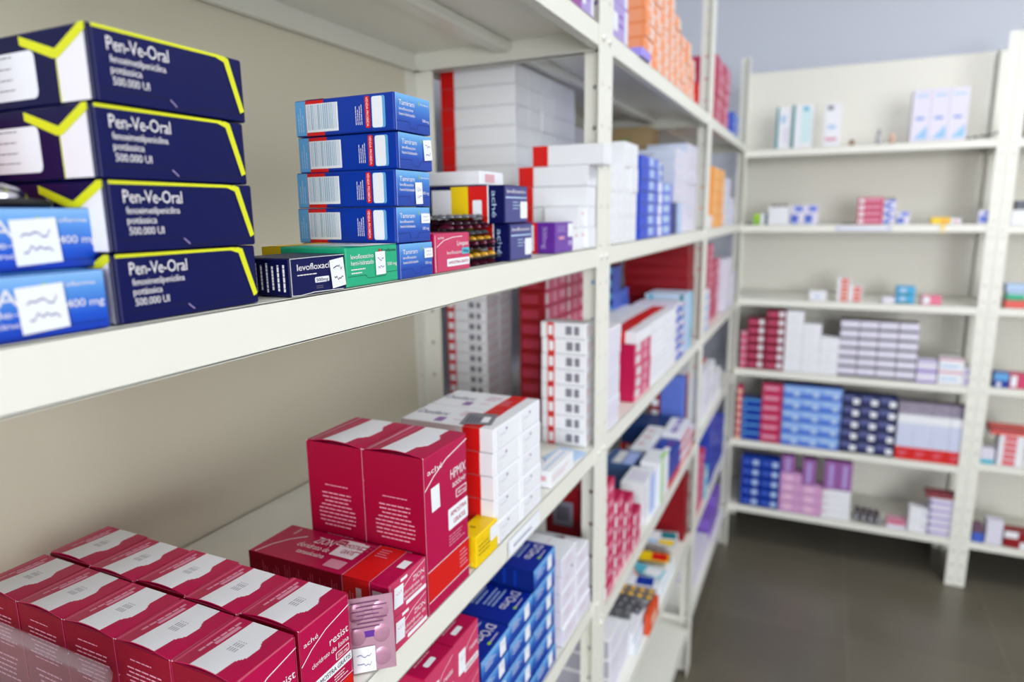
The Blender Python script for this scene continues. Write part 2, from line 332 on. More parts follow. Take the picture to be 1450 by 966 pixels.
# ======================= near bay, second shelf: tall navy boxes
PV = (0.19, 0.0865, 0.0325)
def penve():
    b = Box(*PV, NAVYD); L = PV[0]
    def X(x): return 1 + x / L
    b.poly('S', [(X(-.0215), 0.02), (X(-.0012), 0.02), (X(-.0012), 0.95), (X(-.0215), 0.62)], WHT_INK)
    b.line('S', [(X(-.0215), 0.02), (X(-.0215), 0.64)], 0.0007, YEL)
    b.poly('S', [(X(-.0235), 0.60), (X(-.0195), 0.60), (X(0), 0.90), (X(0), 0.995), (X(-.0035), 0.995), (X(-.0215), 0.72), (X(-.046), 0.96), (X(-.046), 0.84)], YEL, 3)
    b.rrect('S', X(-.083), 0.12, X(-.037), 0.76, PAPER, 1, 0.003)
    for v in (.68, .53, .38, .24): b.micro('S', X(-.08), v, X(-.05), v + .05, 1, GREYINK, 2, seed=int(v * 100))
    b.line('S', [(X(-.088), 0.0), (X(-.088), 1.0)], 0.0008, YEL)
    o = b.build('medicine_box')
    f = Box(0.0012, PV[1] - 0.004, PV[2] - 0.0005, NAVY, 0.0004)
    # front panel folded over, with the tongue slit low down
    f.rect('F', 0.0, 0.955, 0.84, 1.0, YEL, 2)
    f.poly('F', [(0.80, 0.955), (0.86, 1.0), (0.90, 0.97), (1.0, 0.17), (0.965, 0.13), (0.865, 0.9)], YEL, 3)
    f.text('F', 0.075, 0.695, 0.38, 0.185, 'Pen-Ve-Oral', WHT_INK)
    f.text('F', 0.085, 0.54, 0.345, 0.1, 'fenoximetilpenicilina', WHT_INK); f.text('F', 0.085, 0.40, 0.185, 0.1, 'potássica', WHT_INK)
    f.text('F', 0.09, 0.24, 0.22, 0.11, '500.000 UI', WHT_INK)
    f.line('F', [(0.02, 0.17), (0.43, 0.17), (0.47, 0.06), (0.62, 0.06), (0.66, 0.12), (0.99, 0.12)], 0.00035, mat('navy_slit', (8, 10, 44), 0.5), 2)
    f.line('F', [(0.44, 0.16), (0.48, 0.07)], 0.0005, LPURP, 3)
    g = f.build('front_flap', o); g.location = (PV[0] / 2 + 0.0001, 0, 0.0002)
    return o
p0 = penve(); zz = A
PN = ['bottom navy antibiotic box with yellow lines, standing on the second shelf edge', 'navy antibiotic box with yellow lines, third from top, top edge creased',
      'navy antibiotic box with yellow lines, second from top of the near pile', 'topmost navy antibiotic box with yellow lines, nothing lying on it']
for i, (dx, dy, rz) in enumerate(((0, 0.1985, 0.0), (0.001, 0.1985, 0.004), (-.001, 0.1985, -.004), (0.0, 0.1995, 0.008))):
    o = p0 if i == 0 else clone(p0)
    put(o, PV, -0.0025 + dx, dy, zz, PN[i], group='navy boxes with yellow lines', rz=rz); zz += PV[2] + 0.0006
# blue 400 mg boxes at the frame edge
VA = (0.13, 0.105, 0.0265)
def vabox():
    b = Box(*VA, BLUE); b.rect('F', 0.01, 0.03, 0.99, 0.99, VAG)
    b.text('F', 0.36, 0.55, 0.285, 0.26, 'LOVA', WHT_INK); b.text('F', 0.36, 0.38, 0.28, 0.11, 'acino-de-', WHT_INK); b.text('F', 0.3, 0.22, 0.35, 0.09, 'moxifloxacino', WHT_INK)
    b.text('F', 0.77, 0.77, 0.18, 0.07, 'Eurofarma', WHT_INK); b.rrect('F', 0.735, 0.73, 0.76, 0.86, LIME, 3)
    b.text('F', 0.82, 0.42, 0.16, 0.13, '400 mg', WHT_INK); b.tab('F', 0.15, DBLUE, .4, .7)
    b.rect('P', 0.02, 0.03, 0.98, 0.97, LBLUE, 1); b.rect('P', 0.4, 0.03, 0.7, 0.97, WHITE, 2)
    return b.build('medicine_box')
v0 = vabox(); sticker(v0, VA[0] / 2 + 0.0008, 0.024, 0.0125, 0.019, 0.019, 0.05, label='white sticker with handwriting')
put(v0, VA, -0.001, 0.0895, A, 'blue 400 mg box on the shelf edge, square handwritten sticker, under another blue box', group='blue boxes at the frame edge')
v1 = clone(v0); put(v1, VA, -0.012, 0.096, A + VA[2] + 0.0004, 'upper blue 400 mg box carrying a silver dome, beside the navy pile', group='blue boxes at the frame edge', rz=0.02)
rb = Box(0.1, 0.05, 0.045, REDB); rb.micro('S', 0.6, 0.2, 0.95, 0.8, 3, WHT_INK); ro = rb.build('medicine_box')
put(ro, (0.1, 0.05, 0.045), -0.082, 0.142, A + 0.0535, 'red box behind the silver dome, just inside the frame edge')
# silver dome with a dark rim (lid) on the blue box
b = MB(); n = 40
def lathe(b, prof, m, cx=0, cy=0, n=32, smooth=True):
    vs = [(cx + r * math.cos(2 * math.pi * i / n), cy + r * math.sin(2 * math.pi * i / n), z) for r, z in prof for i in range(n)]
    b.add(vs, [(k * n + i, k * n + (i + 1) % n, (k + 1) * n + (i + 1) % n, (k + 1) * n + i) for k in range(len(prof) - 1) for i in range(n)], m, smooth)
lathe(b, [(0.0005, 0), (0.027, 0), (0.0285, 0.0012), (0.0285, 0.0026), (0.026, 0.0036), (0.019, 0.004)], mat('black_rubber', (22, 22, 26), 0.5))
lathe(b, [(0.0195, 0.0036), (0.019, 0.006), (0.0165, 0.0085), (0.011, 0.0105), (0.0005, 0.0113)], mat('brushed_steel', (190, 190, 200), 0.22, 1.0))
one(b.build('dome_lid'), (-0.042, 0.168, A + 2 * VA[2] + 0.0012), 'silver dome lid with black rim lying on the upper blue box', 'lid')
# levofloxacin navy box
LV = (0.045, 0.0515, 0.0235)
b = Box(*LV, NAVYD); b.rect('F', 0.01, 0.01, 0.99, 0.99, NAVY); b.text('F', 0.12, 0.66, 0.72, 0.17, 'levofloxacino', WHT_INK); b.micro('F', 0.12, 0.5, 0.62, 0.58, 1, WHT_INK, seed=4)
b.rrect('F', 0.42, 0.29, 0.68, 0.44, PAPER, 2, 0.0008); b.text('F', 0.44, 0.32, 0.22, 0.09, '500mg', NAVY, 4); b.micro('F', 0.44, 0.12, 0.62, 0.22, 2, GREYINK, seed=8)
b.micro('S', 0.35, 0.1, 0.95, 0.88, 6, WHT_INK, vert=True, seed=2, centre=True)
b.line('F', [(0.0, 0.03), (0.15, 0.01), (0.4, 0.05), (0.95, 0.02)], 0.0005, OFFW, 3); b.line('F', [(0.01, 0.98), (0.4, 0.985), (0.99, 0.98)], 0.0004, OFFW, 3)
b.line('F', [(0.012, 0), (0.012, 1)], 0.0005, OFFW, 3)
o = b.build('medicine_box'); sticker(o, LV[0] / 2 + 0.0009, 0.0175, 0.0115, 0.0135, 0.0185, 0.1, 2, BLACK, seed=5)
put(o, LV, 0.0, 0.308, A, 'small navy levofloxacin box, tilted sticker, in front of the green box')
# green box
GR = (0.0745, 0.0605, 0.0272)
b = Box(*GR, GREEN); b.text('F', 0.08, 0.70, 0.42, 0.12, 'levofloxacino', WHT_INK); b.text('F', 0.08, 0.54, 0.42, 0.12, 'hemi-hidratado', WHT_INK); b.micro('F', 0.08, 0.3, 0.36, 0.48, 2, WHT_INK, seed=3)
b.text('F', 0.66, 0.82, 0.3, 0.08, 'Eurofarma', BLACK); b.rrect('F', 0.6, 0.8, 0.645, 0.92, REDB, 3); b.text('F', 0.77, 0.44, 0.2, 0.09, '500 mg', WHT_INK); b.tab('F', 0.27, mat('green_slit', (12, 110, 80), .5), .38, .72)
b.rect('P', 0, 0.0, 0.24, 0.97, YELL, 3); b.rect('P', 0.22, 0.03, 1, 0.4, GREEN, 1); b.poly('P', [(0.0, 0.22), (0.5, 0.4), (1, 0.3), (1, 1), (0, 1)], WHITE, 2); b.micro('P', 0.3, 0.55, 0.9, 0.9, 3, GREYINK, 3)
b.rect('S', 0.0, 0.0, 0.24, 1, YELL, 1); b.micro('S', 0.3, 0.15, 0.9, 0.85, 4, WHT_INK, 2, seed=6)
o = b.build('medicine_box'); sticker(o, GR[0] / 2 + 0.0009, 0.0075, 0.0145, 0.0115, 0.0165, 0.02, 2, INK, seed=6)
put(o, GR, 0.0, 0.3612, A, 'flat green levofloxacin box between the small navy box and blue pile')
# blue pile
TM = (0.0935, 0.0485, 0.0268)
def tami():
    b = Box(*TM, BLUE)
    b.rect('S', 0.01, 0.02, 0.12, 0.98, LBLUE); b.micro('S', 0.03, 0.12, 0.10, 0.85, 3, PALEB, vert=True, seed=3)
    b.rect('S', 0.12, 0.0, 0.31, 0.98, REDB); b.rect('S', 0.125, 0.1, 0.455, 0.88, PAPER, 2)
    r = random.Random(2); q = 0.14
    while q < 0.44: w = r.choice((0.004, 0.007, 0.011)); b.rect('S', q, 0.17, q + w, 0.86, mat('barcode_blue', (140, 178, 205), 0.5), 3); q += w + r.choice((0.005, 0.008, 0.012))
    b.rect('S', 0.48, 0.27, 0.6, 0.8, LBLUE, 2) if False else None
    b.micro('S', 0.625, 0.2, 0.70, 0.86, 4, WHT_INK, vert=True, seed=9)
    b.rrect('S', 0.725, 0.1, 0.775, 0.95, REDB, 2); b.text('S', 0.738, 0.92, 0.022, 0.78, 'VENDA PROIBIDA', WHT_INK, 3, rot=270)
    b.rrect('S', 0.79, 0.09, 0.92, 0.93, LBLUE, 2, .0015); b.rrect('S', 0.795, 0.1, 0.895, 0.92, PAPER, 3, .0015)
    b.rect('P', 0.0, 0.02, 0.12, 0.98, LBLUE); b.rect('P', 0.12, 0.0, 0.31, 0.1, REDB, 2)
    o = b.build('medicine_box')
    f = Box(0.001, TM[1] - 0.002, TM[2] - 0.0006, BLUE, 0.0003); f.rect('F', 0, 0, 1, 1, TAMG, 1)
    f.text('F', 0.09, 0.70, 0.44, 0.14, 'Tamiram', WHT_INK); f.text('F', 0.09, 0.56, 0.40, 0.085, 'levofloxacino', WHT_INK); f.text('F', 0.09, 0.42, 0.45, 0.085, 'hemi-hidratado', WHT_INK)
    f.text('F', 0.72, 0.80, 0.24, 0.055, 'Eurofarma', WHT_INK); f.rrect('F', 0.655, 0.76, 0.68, 0.9, LIME, 3); f.text('F', 0.76, 0.34, 0.2, 0.085, '500 mg', WHT_INK)
    f.line('F', [(0.02, 0.26), (0.36, 0.27), (0.40, 0.10), (0.60, 0.10), (0.64, 0.25), (0.98, 0.26)], 0.00035, DBLUE, 3)
    f.line('F', [(0.004, 0), (0.004, 1)], 0.0004, PALEB, 3)
    g = f.build('front_flap', o); g.location = (TM[0] / 2 + 0.0001, 0, 0.0003); g.rotation_euler = (0, 0, 0)
    return o
t0 = tami(); ts = [(0, 0.4226, 0), (-.001, 0.4222, 0.0), (0.0, 0.4224, 0.0), (0, 0.4270, .004), (0.001, 0.4245, -.006)]
TL = ['blue antibiotic box lowest in its pile, standing on the shelf beside the green box', 'blue antibiotic box, fourth from top, wide sticker over its corner, resting on green box',
      'blue antibiotic box, third from top, upright sticker across its middle', 'blue antibiotic box, second from top, crooked scribbled sticker on its end', 'topmost blue antibiotic box of the five, without any sticker']
sk = [(0.017, 0.0185, 0.012, 0.0075, 0), (0.0165, 0.0185, 0.0125, 0.0075, 0), (0.0065, 0.0105, 0.0095, 0.0165, 0.03), (0.0168, 0.0165, 0.0115, 0.0155, 0.1), None]
tp = []
for i in range(5): tp.append(t0 if i == 0 else clone(t0))
for i, o in enumerate(tp):
    x, y, r = ts[i]; put(o, TM, x, y, A + i * (TM[2] + 0.0006), TL[i], group='blue antibiotic boxes piled in front', rz=r)
    if sk[i]: s = sk[i]; sticker(o, TM[0] / 2 + 0.0016, s[0] - 0.0005, s[1] - 0.0005, s[2], s[3], s[4], 2, INK, seed=i + 20)
# crimson-pink levofloxacin box
LP = (0.09, 0.0615, 0.0325)
b = Box(*LP, ROSE); b.rect('S', 0, 0, 1, 1, CRIM); b.text('F', 0.1, 0.86, 0.16, 0.07, 'aché', WHT_INK); b.line('F', [(0.06, 0.66), (0.25, 0.82), (0.5, 0.89), (0.78, 0.905)], 0.0006, WHT_INK, 2)
b.text('F', 0.62, 0.66, 0.33, 0.13, 'Livepax', WHT_INK); b.text('F', 0.33, 0.45, 0.42, 0.09, 'levofloxacino', WHT_INK); b.rrect('F', 0.76, 0.42, 0.98, 0.59, CYAN, 2, .0008); b.text('F', 0.79, 0.465, 0.16, 0.08, '500mg', NAVY, 4)
b.rrect('F', 0.33, 0.13, 0.98, 0.33, PAPER, 2, .0008); b.text('F', 0.37, 0.19, 0.57, 0.08, 'AMOSTRA GRÁTIS', CRIM, 4); b.line('F', [(0.035, 0.03), (0.02, 0.3), (0.03, .95)], 0.0006, WHT_INK, 2); b.line('F', [(0.06, 0.66), (0.075, 0.3), (0.07, 0.04)], 0.0004, CRIMD, 2)
put(b.build('medicine_box'), LP, 0.0, 0.4745, A, 'rose pink levofloxacin box between the blue pile and the blister packs')
# ---- blister packs
def blister(w, l, cols, rows, m, cm, dome=(0.0055, 0.004, 0.0035), bend=0.0, name='blister_pack'):
    b = MB(); nx = 14; t = 0.0004
    def Z(x): return bend * math.sin((x / w + 0.5) * math.pi * 1.5)
    for s, zz in ((1, t), (0, 0)):
        vs = []; fs = []
        for i in range(nx + 1):
            x = -w / 2 + w * i / nx; vs += [(x, -l / 2, Z(x) + zz), (x, l / 2, Z(x) + zz)]
        for i in range(nx): fs.append((2 * i, 2 * i + 2, 2 * i + 3, 2 * i + 1) if s else (2 * i, 2 * i + 1, 2 * i + 3, 2 * i + 2))
        b.add(vs, fs, m, True)
    for i in range(cols):
        for j in range(rows):
            cx = -w / 2 + w * (i + 0.5) / cols; cy = -l / 2 + l * (j + 0.5) / rows; vs = []; K = 12
            for q in (0, 30, 60, 88):
                c, s = math.cos(math.radians(q)), math.sin(math.radians(q))
                vs += [(cx + dome[0] * c * math.cos(2 * math.pi * k / K), cy + dome[1] * c * math.sin(2 * math.pi * k / K), Z(cx) + t + dome[2] * s) for k in range(K)]
            b.add(vs, [(q * K + k, q * K + (k + 1) % K, (q + 1) * K + (k + 1) % K, (q + 1) * K + k) for q in range(3) for k in range(K)] + [list(range(3 * K, 4 * K))], cm, True)
    return b.build(name)
bl = [blister(0.05, 0.085, 3, 5, SILVER, CAPY, bend=0.002), blister(0.045, 0.09, 2, 5, DFOIL, MAROON, (0.008, 0.0055, 0.005)), blister(0.05, 0.08, 3, 5, SILVER, CAPB), blister(0.048, 0.09, 2, 6, mat('grey_foil', (120, 118, 130), 0.3, 0.6), CAPG)]
seq = [(1, -.030, .5745, .0), (3, -.03, .5745, -.02), (0, -.031, .574, .03), (2, -.032, .576, .02), (1, -.030, .5745, -.02), (0, -.036, .575, .03), (3, -.036, .5745, .02), (1, -.036, .5745, -.01), (2, -.042, .575, .02), (3, -.042, .5745, .0)]
BW = ['dark maroon foil', 'yellow capsule', 'dark capsule', 'grey foil']; used = set(); zb = A + 0.0006
for i, (k, x, y, r) in enumerate(seq):
    kk = {0: 0, 1: 1, 2: 2, 3: 3}[k]; o = bl[k] if k not in used else clone(bl[k]); used.add(k)
    nm = ['yellow capsule', 'maroon foil', 'dark capsule', 'grey foil'][k]
    one(o, (x, y, zb), '%s blister pack in the loose pile, %s, beside the rose box' % (nm, ['lowest', 'second from bottom', 'third from bottom', 'fourth from bottom', 'fifth from bottom', 'fifth from top', 'fourth from top', 'third from top', 'second from top', 'topmost'][i]), 'blister pack', 'loose blister packs on the second shelf', rz=r + 1.57 * 0, ry=0.02 * (-1) ** i)
    zb += 0.0049
# navy / yellow / red long box above the blisters, and its twin
NY = (0.105, 0.058, 0.038)
b = Box(*NY, NAVY); b.rect('S', 0.42, 0.02, 0.61, 0.98, YELL); b.rect('S', 0.61, 0.02, 0.82, 0.98, REDB); b.rect('S', 0.2, 0.08, 0.42, 0.9, PAPER); b.micro('S', 0.1, 0.2, 0.18, 0.9, 3, PALEB, vert=True)
b.rrect('S', 0.66, 0.1, 0.76, 0.62, PAPER, 2); b.rect('S', 0.82, 0.0, 0.835, 1, PAPER, 2); b.text('S', 0.87, 0.86, 0.05, 0.7, 'aché', PALEB, 3, rot=270)
b.rect('F', 0.04, 0.03, 0.98, 0.97, mat('slate_violet_card', (72, 74, 140), 0.4)); b.text('F', 0.1, 0.8, 0.8, 0.1, 'levofloxacino', WHT_INK, 3); b.rect('F', 0.06, 0.66, 0.95, 0.70, PALEB, 2); b.micro('F', 0.35, 0.35, 0.7, 0.6, 3, PALEB, seed=3); b.rrect('F', 0.66, 0.12, 0.97, 0.58, PAPER, 3)
ny = b.build('medicine_box')
put(ny, NY, 0.0, 0.611, A + 0.0385, 'navy box with yellow and red panels, above the blister packs', group='navy boxes with yellow and red panels')
ny.location.y = 0.6415; ny.location.x = -NY[0] / 2 - .001
ny2 = clone(ny); put(ny2, NY, 0.0, 0.6215, A, 'lower navy box with yellow and red panels, behind the blister packs', group='navy boxes with yellow and red panels')
SW = (0.07, 0.055, 0.014)
b = Box(*SW, WHITE); b.line('S', [(0.0, .5), (1, .5)], 0.0003, OFFW); b.rect('F', 0.2, 0.2, 0.6, 0.8, PINKINK); b.micro('P', 0.1, 0.3, 0.9, 0.7, 3, GREYINK)
put(b.build('medicine_box'), SW, -0.03, 0.617, A + 0.0775, 'thin white box lying on the navy box with yellow and red panels')
# purple box with red-framed bar code
PU = (0.06, 0.064, 0.037)
b = Box(*PU, PURP); b.rect('S', 0.0, 0.0, 0.62, 1, REDB); b.rect('S', 0.04, 0.08, 0.55, 0.92, PAPER, 2)
for k in range(9): b.rect('S', 0.08, 0.14 + k * 0.08, 0.5, 0.17 + k * 0.08 + (k % 3) * 0.012, GREYINK, 3)
b.text('S', 0.74, 0.86, 0.1, 0.7, '500mg', LPURP, 3, rot=270)
b.rect('F', 0.02, 0.02, 0.98, 0.98, mat('purple_front', (112, 62, 168), 0.4)); b.micro('F', 0.15, 0.68, 0.62, 0.9, 3, LPURP, seed=2); b.rect('F', 0.2, 0.44, 0.5, 0.54, SOFTPINK, 3); b.rrect('F', 0.7, 0.5, 0.98, 0.95, PAPER, 3); b.rrect('F', 0.72, 0.22, 0.95, 0.38, LPURP, 3)
put(b.build('medicine_box'), PU, -0.001, 0.7515, A, 'purple box with a red framed bar code on its side')
# small white boxes by the upright
SM = (0.05, 0.026, 0.028)
b = Box(*SM, WHITE); b.rrect('F', 0.12, 0.06, 0.9, 0.94, OFFW, 1); b.rrect('F', 0.15, 0.1, 0.87, 0.9, WHITE, 2); b.rect('F', 0.4, 0.6, 0.65, 0.75, PINKINK, 3)
sm = b.build('medicine_box')
stack(sm, SM, 'small white box', 'beside the purple box', 'small white boxes beside the purple box', -0.003, 0.822, A, 3, [1, 2, 2])
# white boxes with red end band: front pile and big rear pile
WR = (0.102, 0.036, 0.0275)
def whitered(d, band=(0.0, 0.22), name='medicine_box', end=True):
    b = Box(*d, WHITE); b.rect('S', band[0], 0.0, band[1], 1, REDB); b.rect('P', band[0], 0, band[1], 1, REDB)
    b.line('S', [(0, 0.04), (1, 0.04)], 0.0004, GREYINK, 3)
    if end: b.rrect('F', 0.08, 0.08, 0.92, 0.92, OFFW, 1, 0.004); b.rrect('F', 0.1, 0.1, 0.9, 0.9, WHITE, 2, .004)
    return b.build(name)
w1 = whitered(WR)
stack(w1, WR, 'white box with red end', 'pile behind the purple box', 'white boxes with red ends behind the purple box', 0.001, 0.872, A, 1, [4])
w1b = clone(w1); put(w1b, WR, 0.022, 0.872, A + 4 * WR[2] + .0003, 'white box with red end pushed out on top of the pile behind the purple box')
WB = (0.133, 0.0545, 0.0305)
w2 = whitered(WB, (0.0, 0.19))
stack(w2, WB, 'white box with red end', 'big rear block', 'block of white boxes with red ends', -0.156, 0.985, A, 5, [9, 9, 9, 9, 9], flipcol=False)
for j in range(1): pass
bb = Box(0.04, 0.05, 0.05, WHITE); bb.rect('S', 0, 0, 1, 0.4, mat('pale_olive_card', (190, 194, 120), 0.5)); 
put(bb.build('medicine_box'), (0.04, 0.05, 0.05), -0.035, 1.0, A + 0.08, 'pale olive and white box half hidden behind the upright')
bx = Box(0.06, 0.045, 0.08, WHITE); bx.rrect('S', 0.1, 0.1, 0.9, 0.9, OFFW)
put(bx.build('medicine_box'), (0.06, 0.045, 0.08), -0.03, 0.99, A, 'white box standing under the pale olive box')

# ======================= near bay, third shelf
def arched(d, base, regions, name, fr=0.0035, n=52):
    """box with an arched tuck-in lid: regions(u,v) gives the printed colour of the lid, u along +x, v along +y"""
    L, W, H = d; b = Box(L, W, H, base)
    f = MB(); f.slot(base)
    def zf(u, v): return H + 0.0006 + fr * math.sin(math.pi * u) * (1 - v) ** 1.5
    for i in range(n):
        for j in range(n):
            u0, u1, v0, v1 = i / n, (i + 1) / n, j / n, (j + 1) / n; m = regions((u0 + u1) / 2, (v0 + v1) / 2)
            f.add([(-L / 2 + L * u, -W / 2 + W * v, zf(u, v)) for u, v in ((u0, v0), (u1, v0), (u1, v1), (u0, v1))], [(0, 1, 2, 3)], m)
    for i in range(n):      # front lip of the lid
        u0, u1 = i / n, (i + 1) / n
        f.add([(-L / 2 + L * u0, -W / 2, zf(u0, 0) - 0.0007), (-L / 2 + L * u1, -W / 2, zf(u1, 0) - 0.0007), (-L / 2 + L * u1, -W / 2, zf(u1, 0)), (-L / 2 + L * u0, -W / 2, zf(u0, 0))], [(0, 1, 2, 3)], WHT_INK if i in (0, n - 1) else base)
    return b, f
def ache_lid(u, v):
    if 0.30 < u < 0.73 or (0.73 <= u < 0.81 and 0.28 + (u - .73) * 1.4 < v < 0.72 - (u - .73) * 1.4):
        if 0.46 < u < 0.6 and 0.38 < v < 0.62 and int(u * 52) % 2 == 0 and int(v * 52) % 5: return mat('faint_grey_print', (166, 164, 176), 0.5)
        return WHITE
    if 0.16 < u < 0.19 and 0.25 < v < 0.95 and int(v * 52) % 6: return SOFTPINK
    if 0.22 < u < 0.27 and 0.45 < v < 0.85: return SOFTPINK
    if 0.035 < u < 0.07 : return CPINK
    return CRIM
RS = (0.0515, 0.0495, 0.081)
def resist():
    b, f = arched(RS, CRIM, ache_lid, 'resist', 0.0028)
    b.rect('S', 0, 0, 1, 1, CRIMD); b.micro('S', 0.15, 0.86, 0.75, 0.89, 1, SOFTPINK, seed=1, centre=True)
    b.micro('S', 0.12, 0.5, 0.88, 0.82, 8, SOFTPINK, seed=3, centre=True); b.micro('S', 0.15, 0.15, 0.85, 0.42, 5, SOFTPINK, seed=5, centre=True)
    b.text('F', 0.06, 0.83, 0.28, 0.045, 'aché', WHT_INK); b.line('F', [(0.0, 0.68), (0.2, 0.765), (0.5, 0.845), (1, 0.9)], 0.0008, WHT_INK)
    b.text('F', 0.55, 0.66, 0.4, 0.075, 'resist', WHT_INK); b.text('F', 0.18, 0.585, 0.36, 0.045, 'cloridrato', WHT_INK); b.text('F', 0.57, 0.575, 0.38, 0.05, 'de lisina', WHT_INK)
    b.rrect('F', 0.66, 0.475, 0.95, 0.545, WHT_INK, 2, .0008); b.rrect('F', 0.675, 0.482, 0.935, 0.538, CRIM, 3, .0007); b.text('F', 0.7, 0.495, 0.21, 0.03, '500 mg', WHT_INK, 4)
    b.rrect('F', 0.2, 0.37, 1.0, 0.455, PAPER, 2, .001); b.text('F', 0.25, 0.39, 0.71, 0.045, 'AMOSTRA GRÁTIS', BLACK, 4)
    b.micro('F', 0.6, 0.27, 0.95, 0.35, 3, WHT_INK, seed=5); b.rect('F', 0, 0.06, 1, 0.23, REDB, 2); b.line('F', [(0, 0.245), (1, 0.245)], 0.0005, WHT_INK, 3); b.micro('F', 0.55, 0.09, 0.95, 0.21, 3, SOFTPINK, 3, seed=7)
    b.line('F', [(0.99, 0), (0.99, 1)], 0.0004, CPINK); b.line('S', [(0.992, 0), (0.992, 1)], 0.0005, CPINK)
    o = b.build('medicine_box'); f.build('lid_flap', o); return o
r0 = resist(); g = 'crimson boxes with white lids'
for rr, y in enumerate((0.291, 0.2395)):
    for i in range(5):
        o = r0 if (rr == 0 and i == 0) else clone(r0)
        row = 'row beside the long flat boxes' if rr == 0 else 'row behind the plastic tub'
        put(o, RS, -0.001 - i * 0.0523, y - (0.002 if rr == 0 and i % 2 else 0) + (0.002 if rr == 0 else 0), B, 'crimson box with white lid, %s from shelf edge, %s' % (ORD[i], row), group=g, rz=random.uniform(-.012, .012))
# long flat crimson boxes with a red band
ZI = (0.148, 0.0535, 0.0297)
def zion():
    b = Box(*ZI, CRIM); X = lambda x: 1 + x / ZI[0]
    for F in ('S', 'P'):
        b.rect(F, X(-.045), 0, X(-.0185), 1, REDB, 2); b.line(F, [(X(-.0455), 0), (X(-.0455), 1)], 0.0007, SOFTPINK, 3); b.line(F, [(X(-.018), 0), (X(-.018), 1)], 0.0006, SOFTPINK, 3)
    b.rect('S', 0, 0, X(-.046), 1, CRIMD, 1)
    for k in range(7): b.micro('S', 0.1 + k * 0.085, 0.15, 0.15 + k * 0.085, 0.85, 3, CPINK, 2, vert=True, seed=k)
    b.rect('S', X(-.032), 0.1, X(-.0265), 0.75, OFFW, 3); b.rect('S', X(-.0155), 0.05, X(-.006), 0.8, OFFW, 3); b.micro('S', X(-.042), 0.1, X(-.034), 0.7, 3, SOFTPINK, 3, vert=True)
    # top, read from the aisle
    b.text('U', 0.08, 0.1, 0.2, 0.02, 'aché', WHT_INK); b.line('U', [(0.98, 0.045), (0.7, 0.075), (0.45, 0.13), (0.25, 0.21)][::-1], 0.0011, WHT_INK)
    b.v = b.v
    b.text('P', 0.29, 0.62, 0.13, 0.2, 'ZION', WHT_INK, 3); b.text('P', 0.22, 0.44, 0.23, 0.14, 'cloridrato de', WHT_INK); b.text('P', 0.27, 0.26, 0.2, 0.12, 'tansulosina', WHT_INK)
    b.rrect('P', 0.43, 0.72, 0.5, 0.9, WHT_INK, 2, .001); b.rrect('P', 0.435, 0.74, 0.495, 0.88, CRIM, 3, .001); b.text('P', 0.442, 0.78, 0.045, 0.06, '200 mg', WHT_INK, 4)
    b.rrect('P', 0.47, 0.42, 0.64, 0.92, PAPER, 2, .001); b.text('P', 0.49, 0.7, 0.13, 0.12, 'AMOSTRA', CRIM, 4); b.text('P', 0.52, 0.52, 0.09, 0.12, 'GRÁTIS', CRIM, 4)
    b.rrect('P', 0.52, 0.1, 0.64, 0.33, SOFTPINK, 2, .001); b.micro('P', 0.6, 0.6, 0.68, 0.95, 4, CPINK, 3, seed=4); b.micro('P', X(-.04), 0.65, X(-.025), 0.92, 4, SOFTPINK, 3, seed=5)
    b.rect('P', X(-.012), 0.52, X(-.004), 0.75, PAPER, 3)
    b.rect('F', 0.0, 0.0, 1, 1, ROSE, 1); b.text('F', 0.62, 0.58, 0.32, 0.15, 'ZION', WHT_INK); b.text('F', 0.36, 0.4, 0.58, 0.11, 'cloridrato de', WHT_INK); b.text('F', 0.36, 0.24, 0.5, 0.11, 'tansulosina', WHT_INK)
    b.rrect('F', 0.42, 0.06, 0.98, 0.18, PAPER, 2, .0008); b.line('F', [(0.3, 0.6), (0.6, 0.8), (0.98, 0.93)], 0.0006, WHT_INK); b.rrect('F', 0.3, 0.86, 0.48, 0.95, PAPER, 3, .0005)
    b.line('F', [(0.035, 0.02), (0.02, 0.5), (0.04, 0.98)], 0.0006, SOFTPINK)
    o = b.build('medicine_box'); sticker(o, ZI[0] / 2 + 0.0007, -0.0145, 0.0155, 0.0125, 0.0175, -0.08, 1, SOFTPINK, seed=9); return o
z0 = zion()
put(z0, ZI, 0.0, 0.389, B, 'lower long crimson box with red band, half hidden by a leaning blister pack', group='long crimson boxes with red band')
z1 = clone(z0); put(z1, ZI, 0.0, 0.3895, B + ZI[2] + .0004, 'upper long crimson box with red band, lying in front of tall boxes', group='long crimson boxes with red band', rz=-.006)
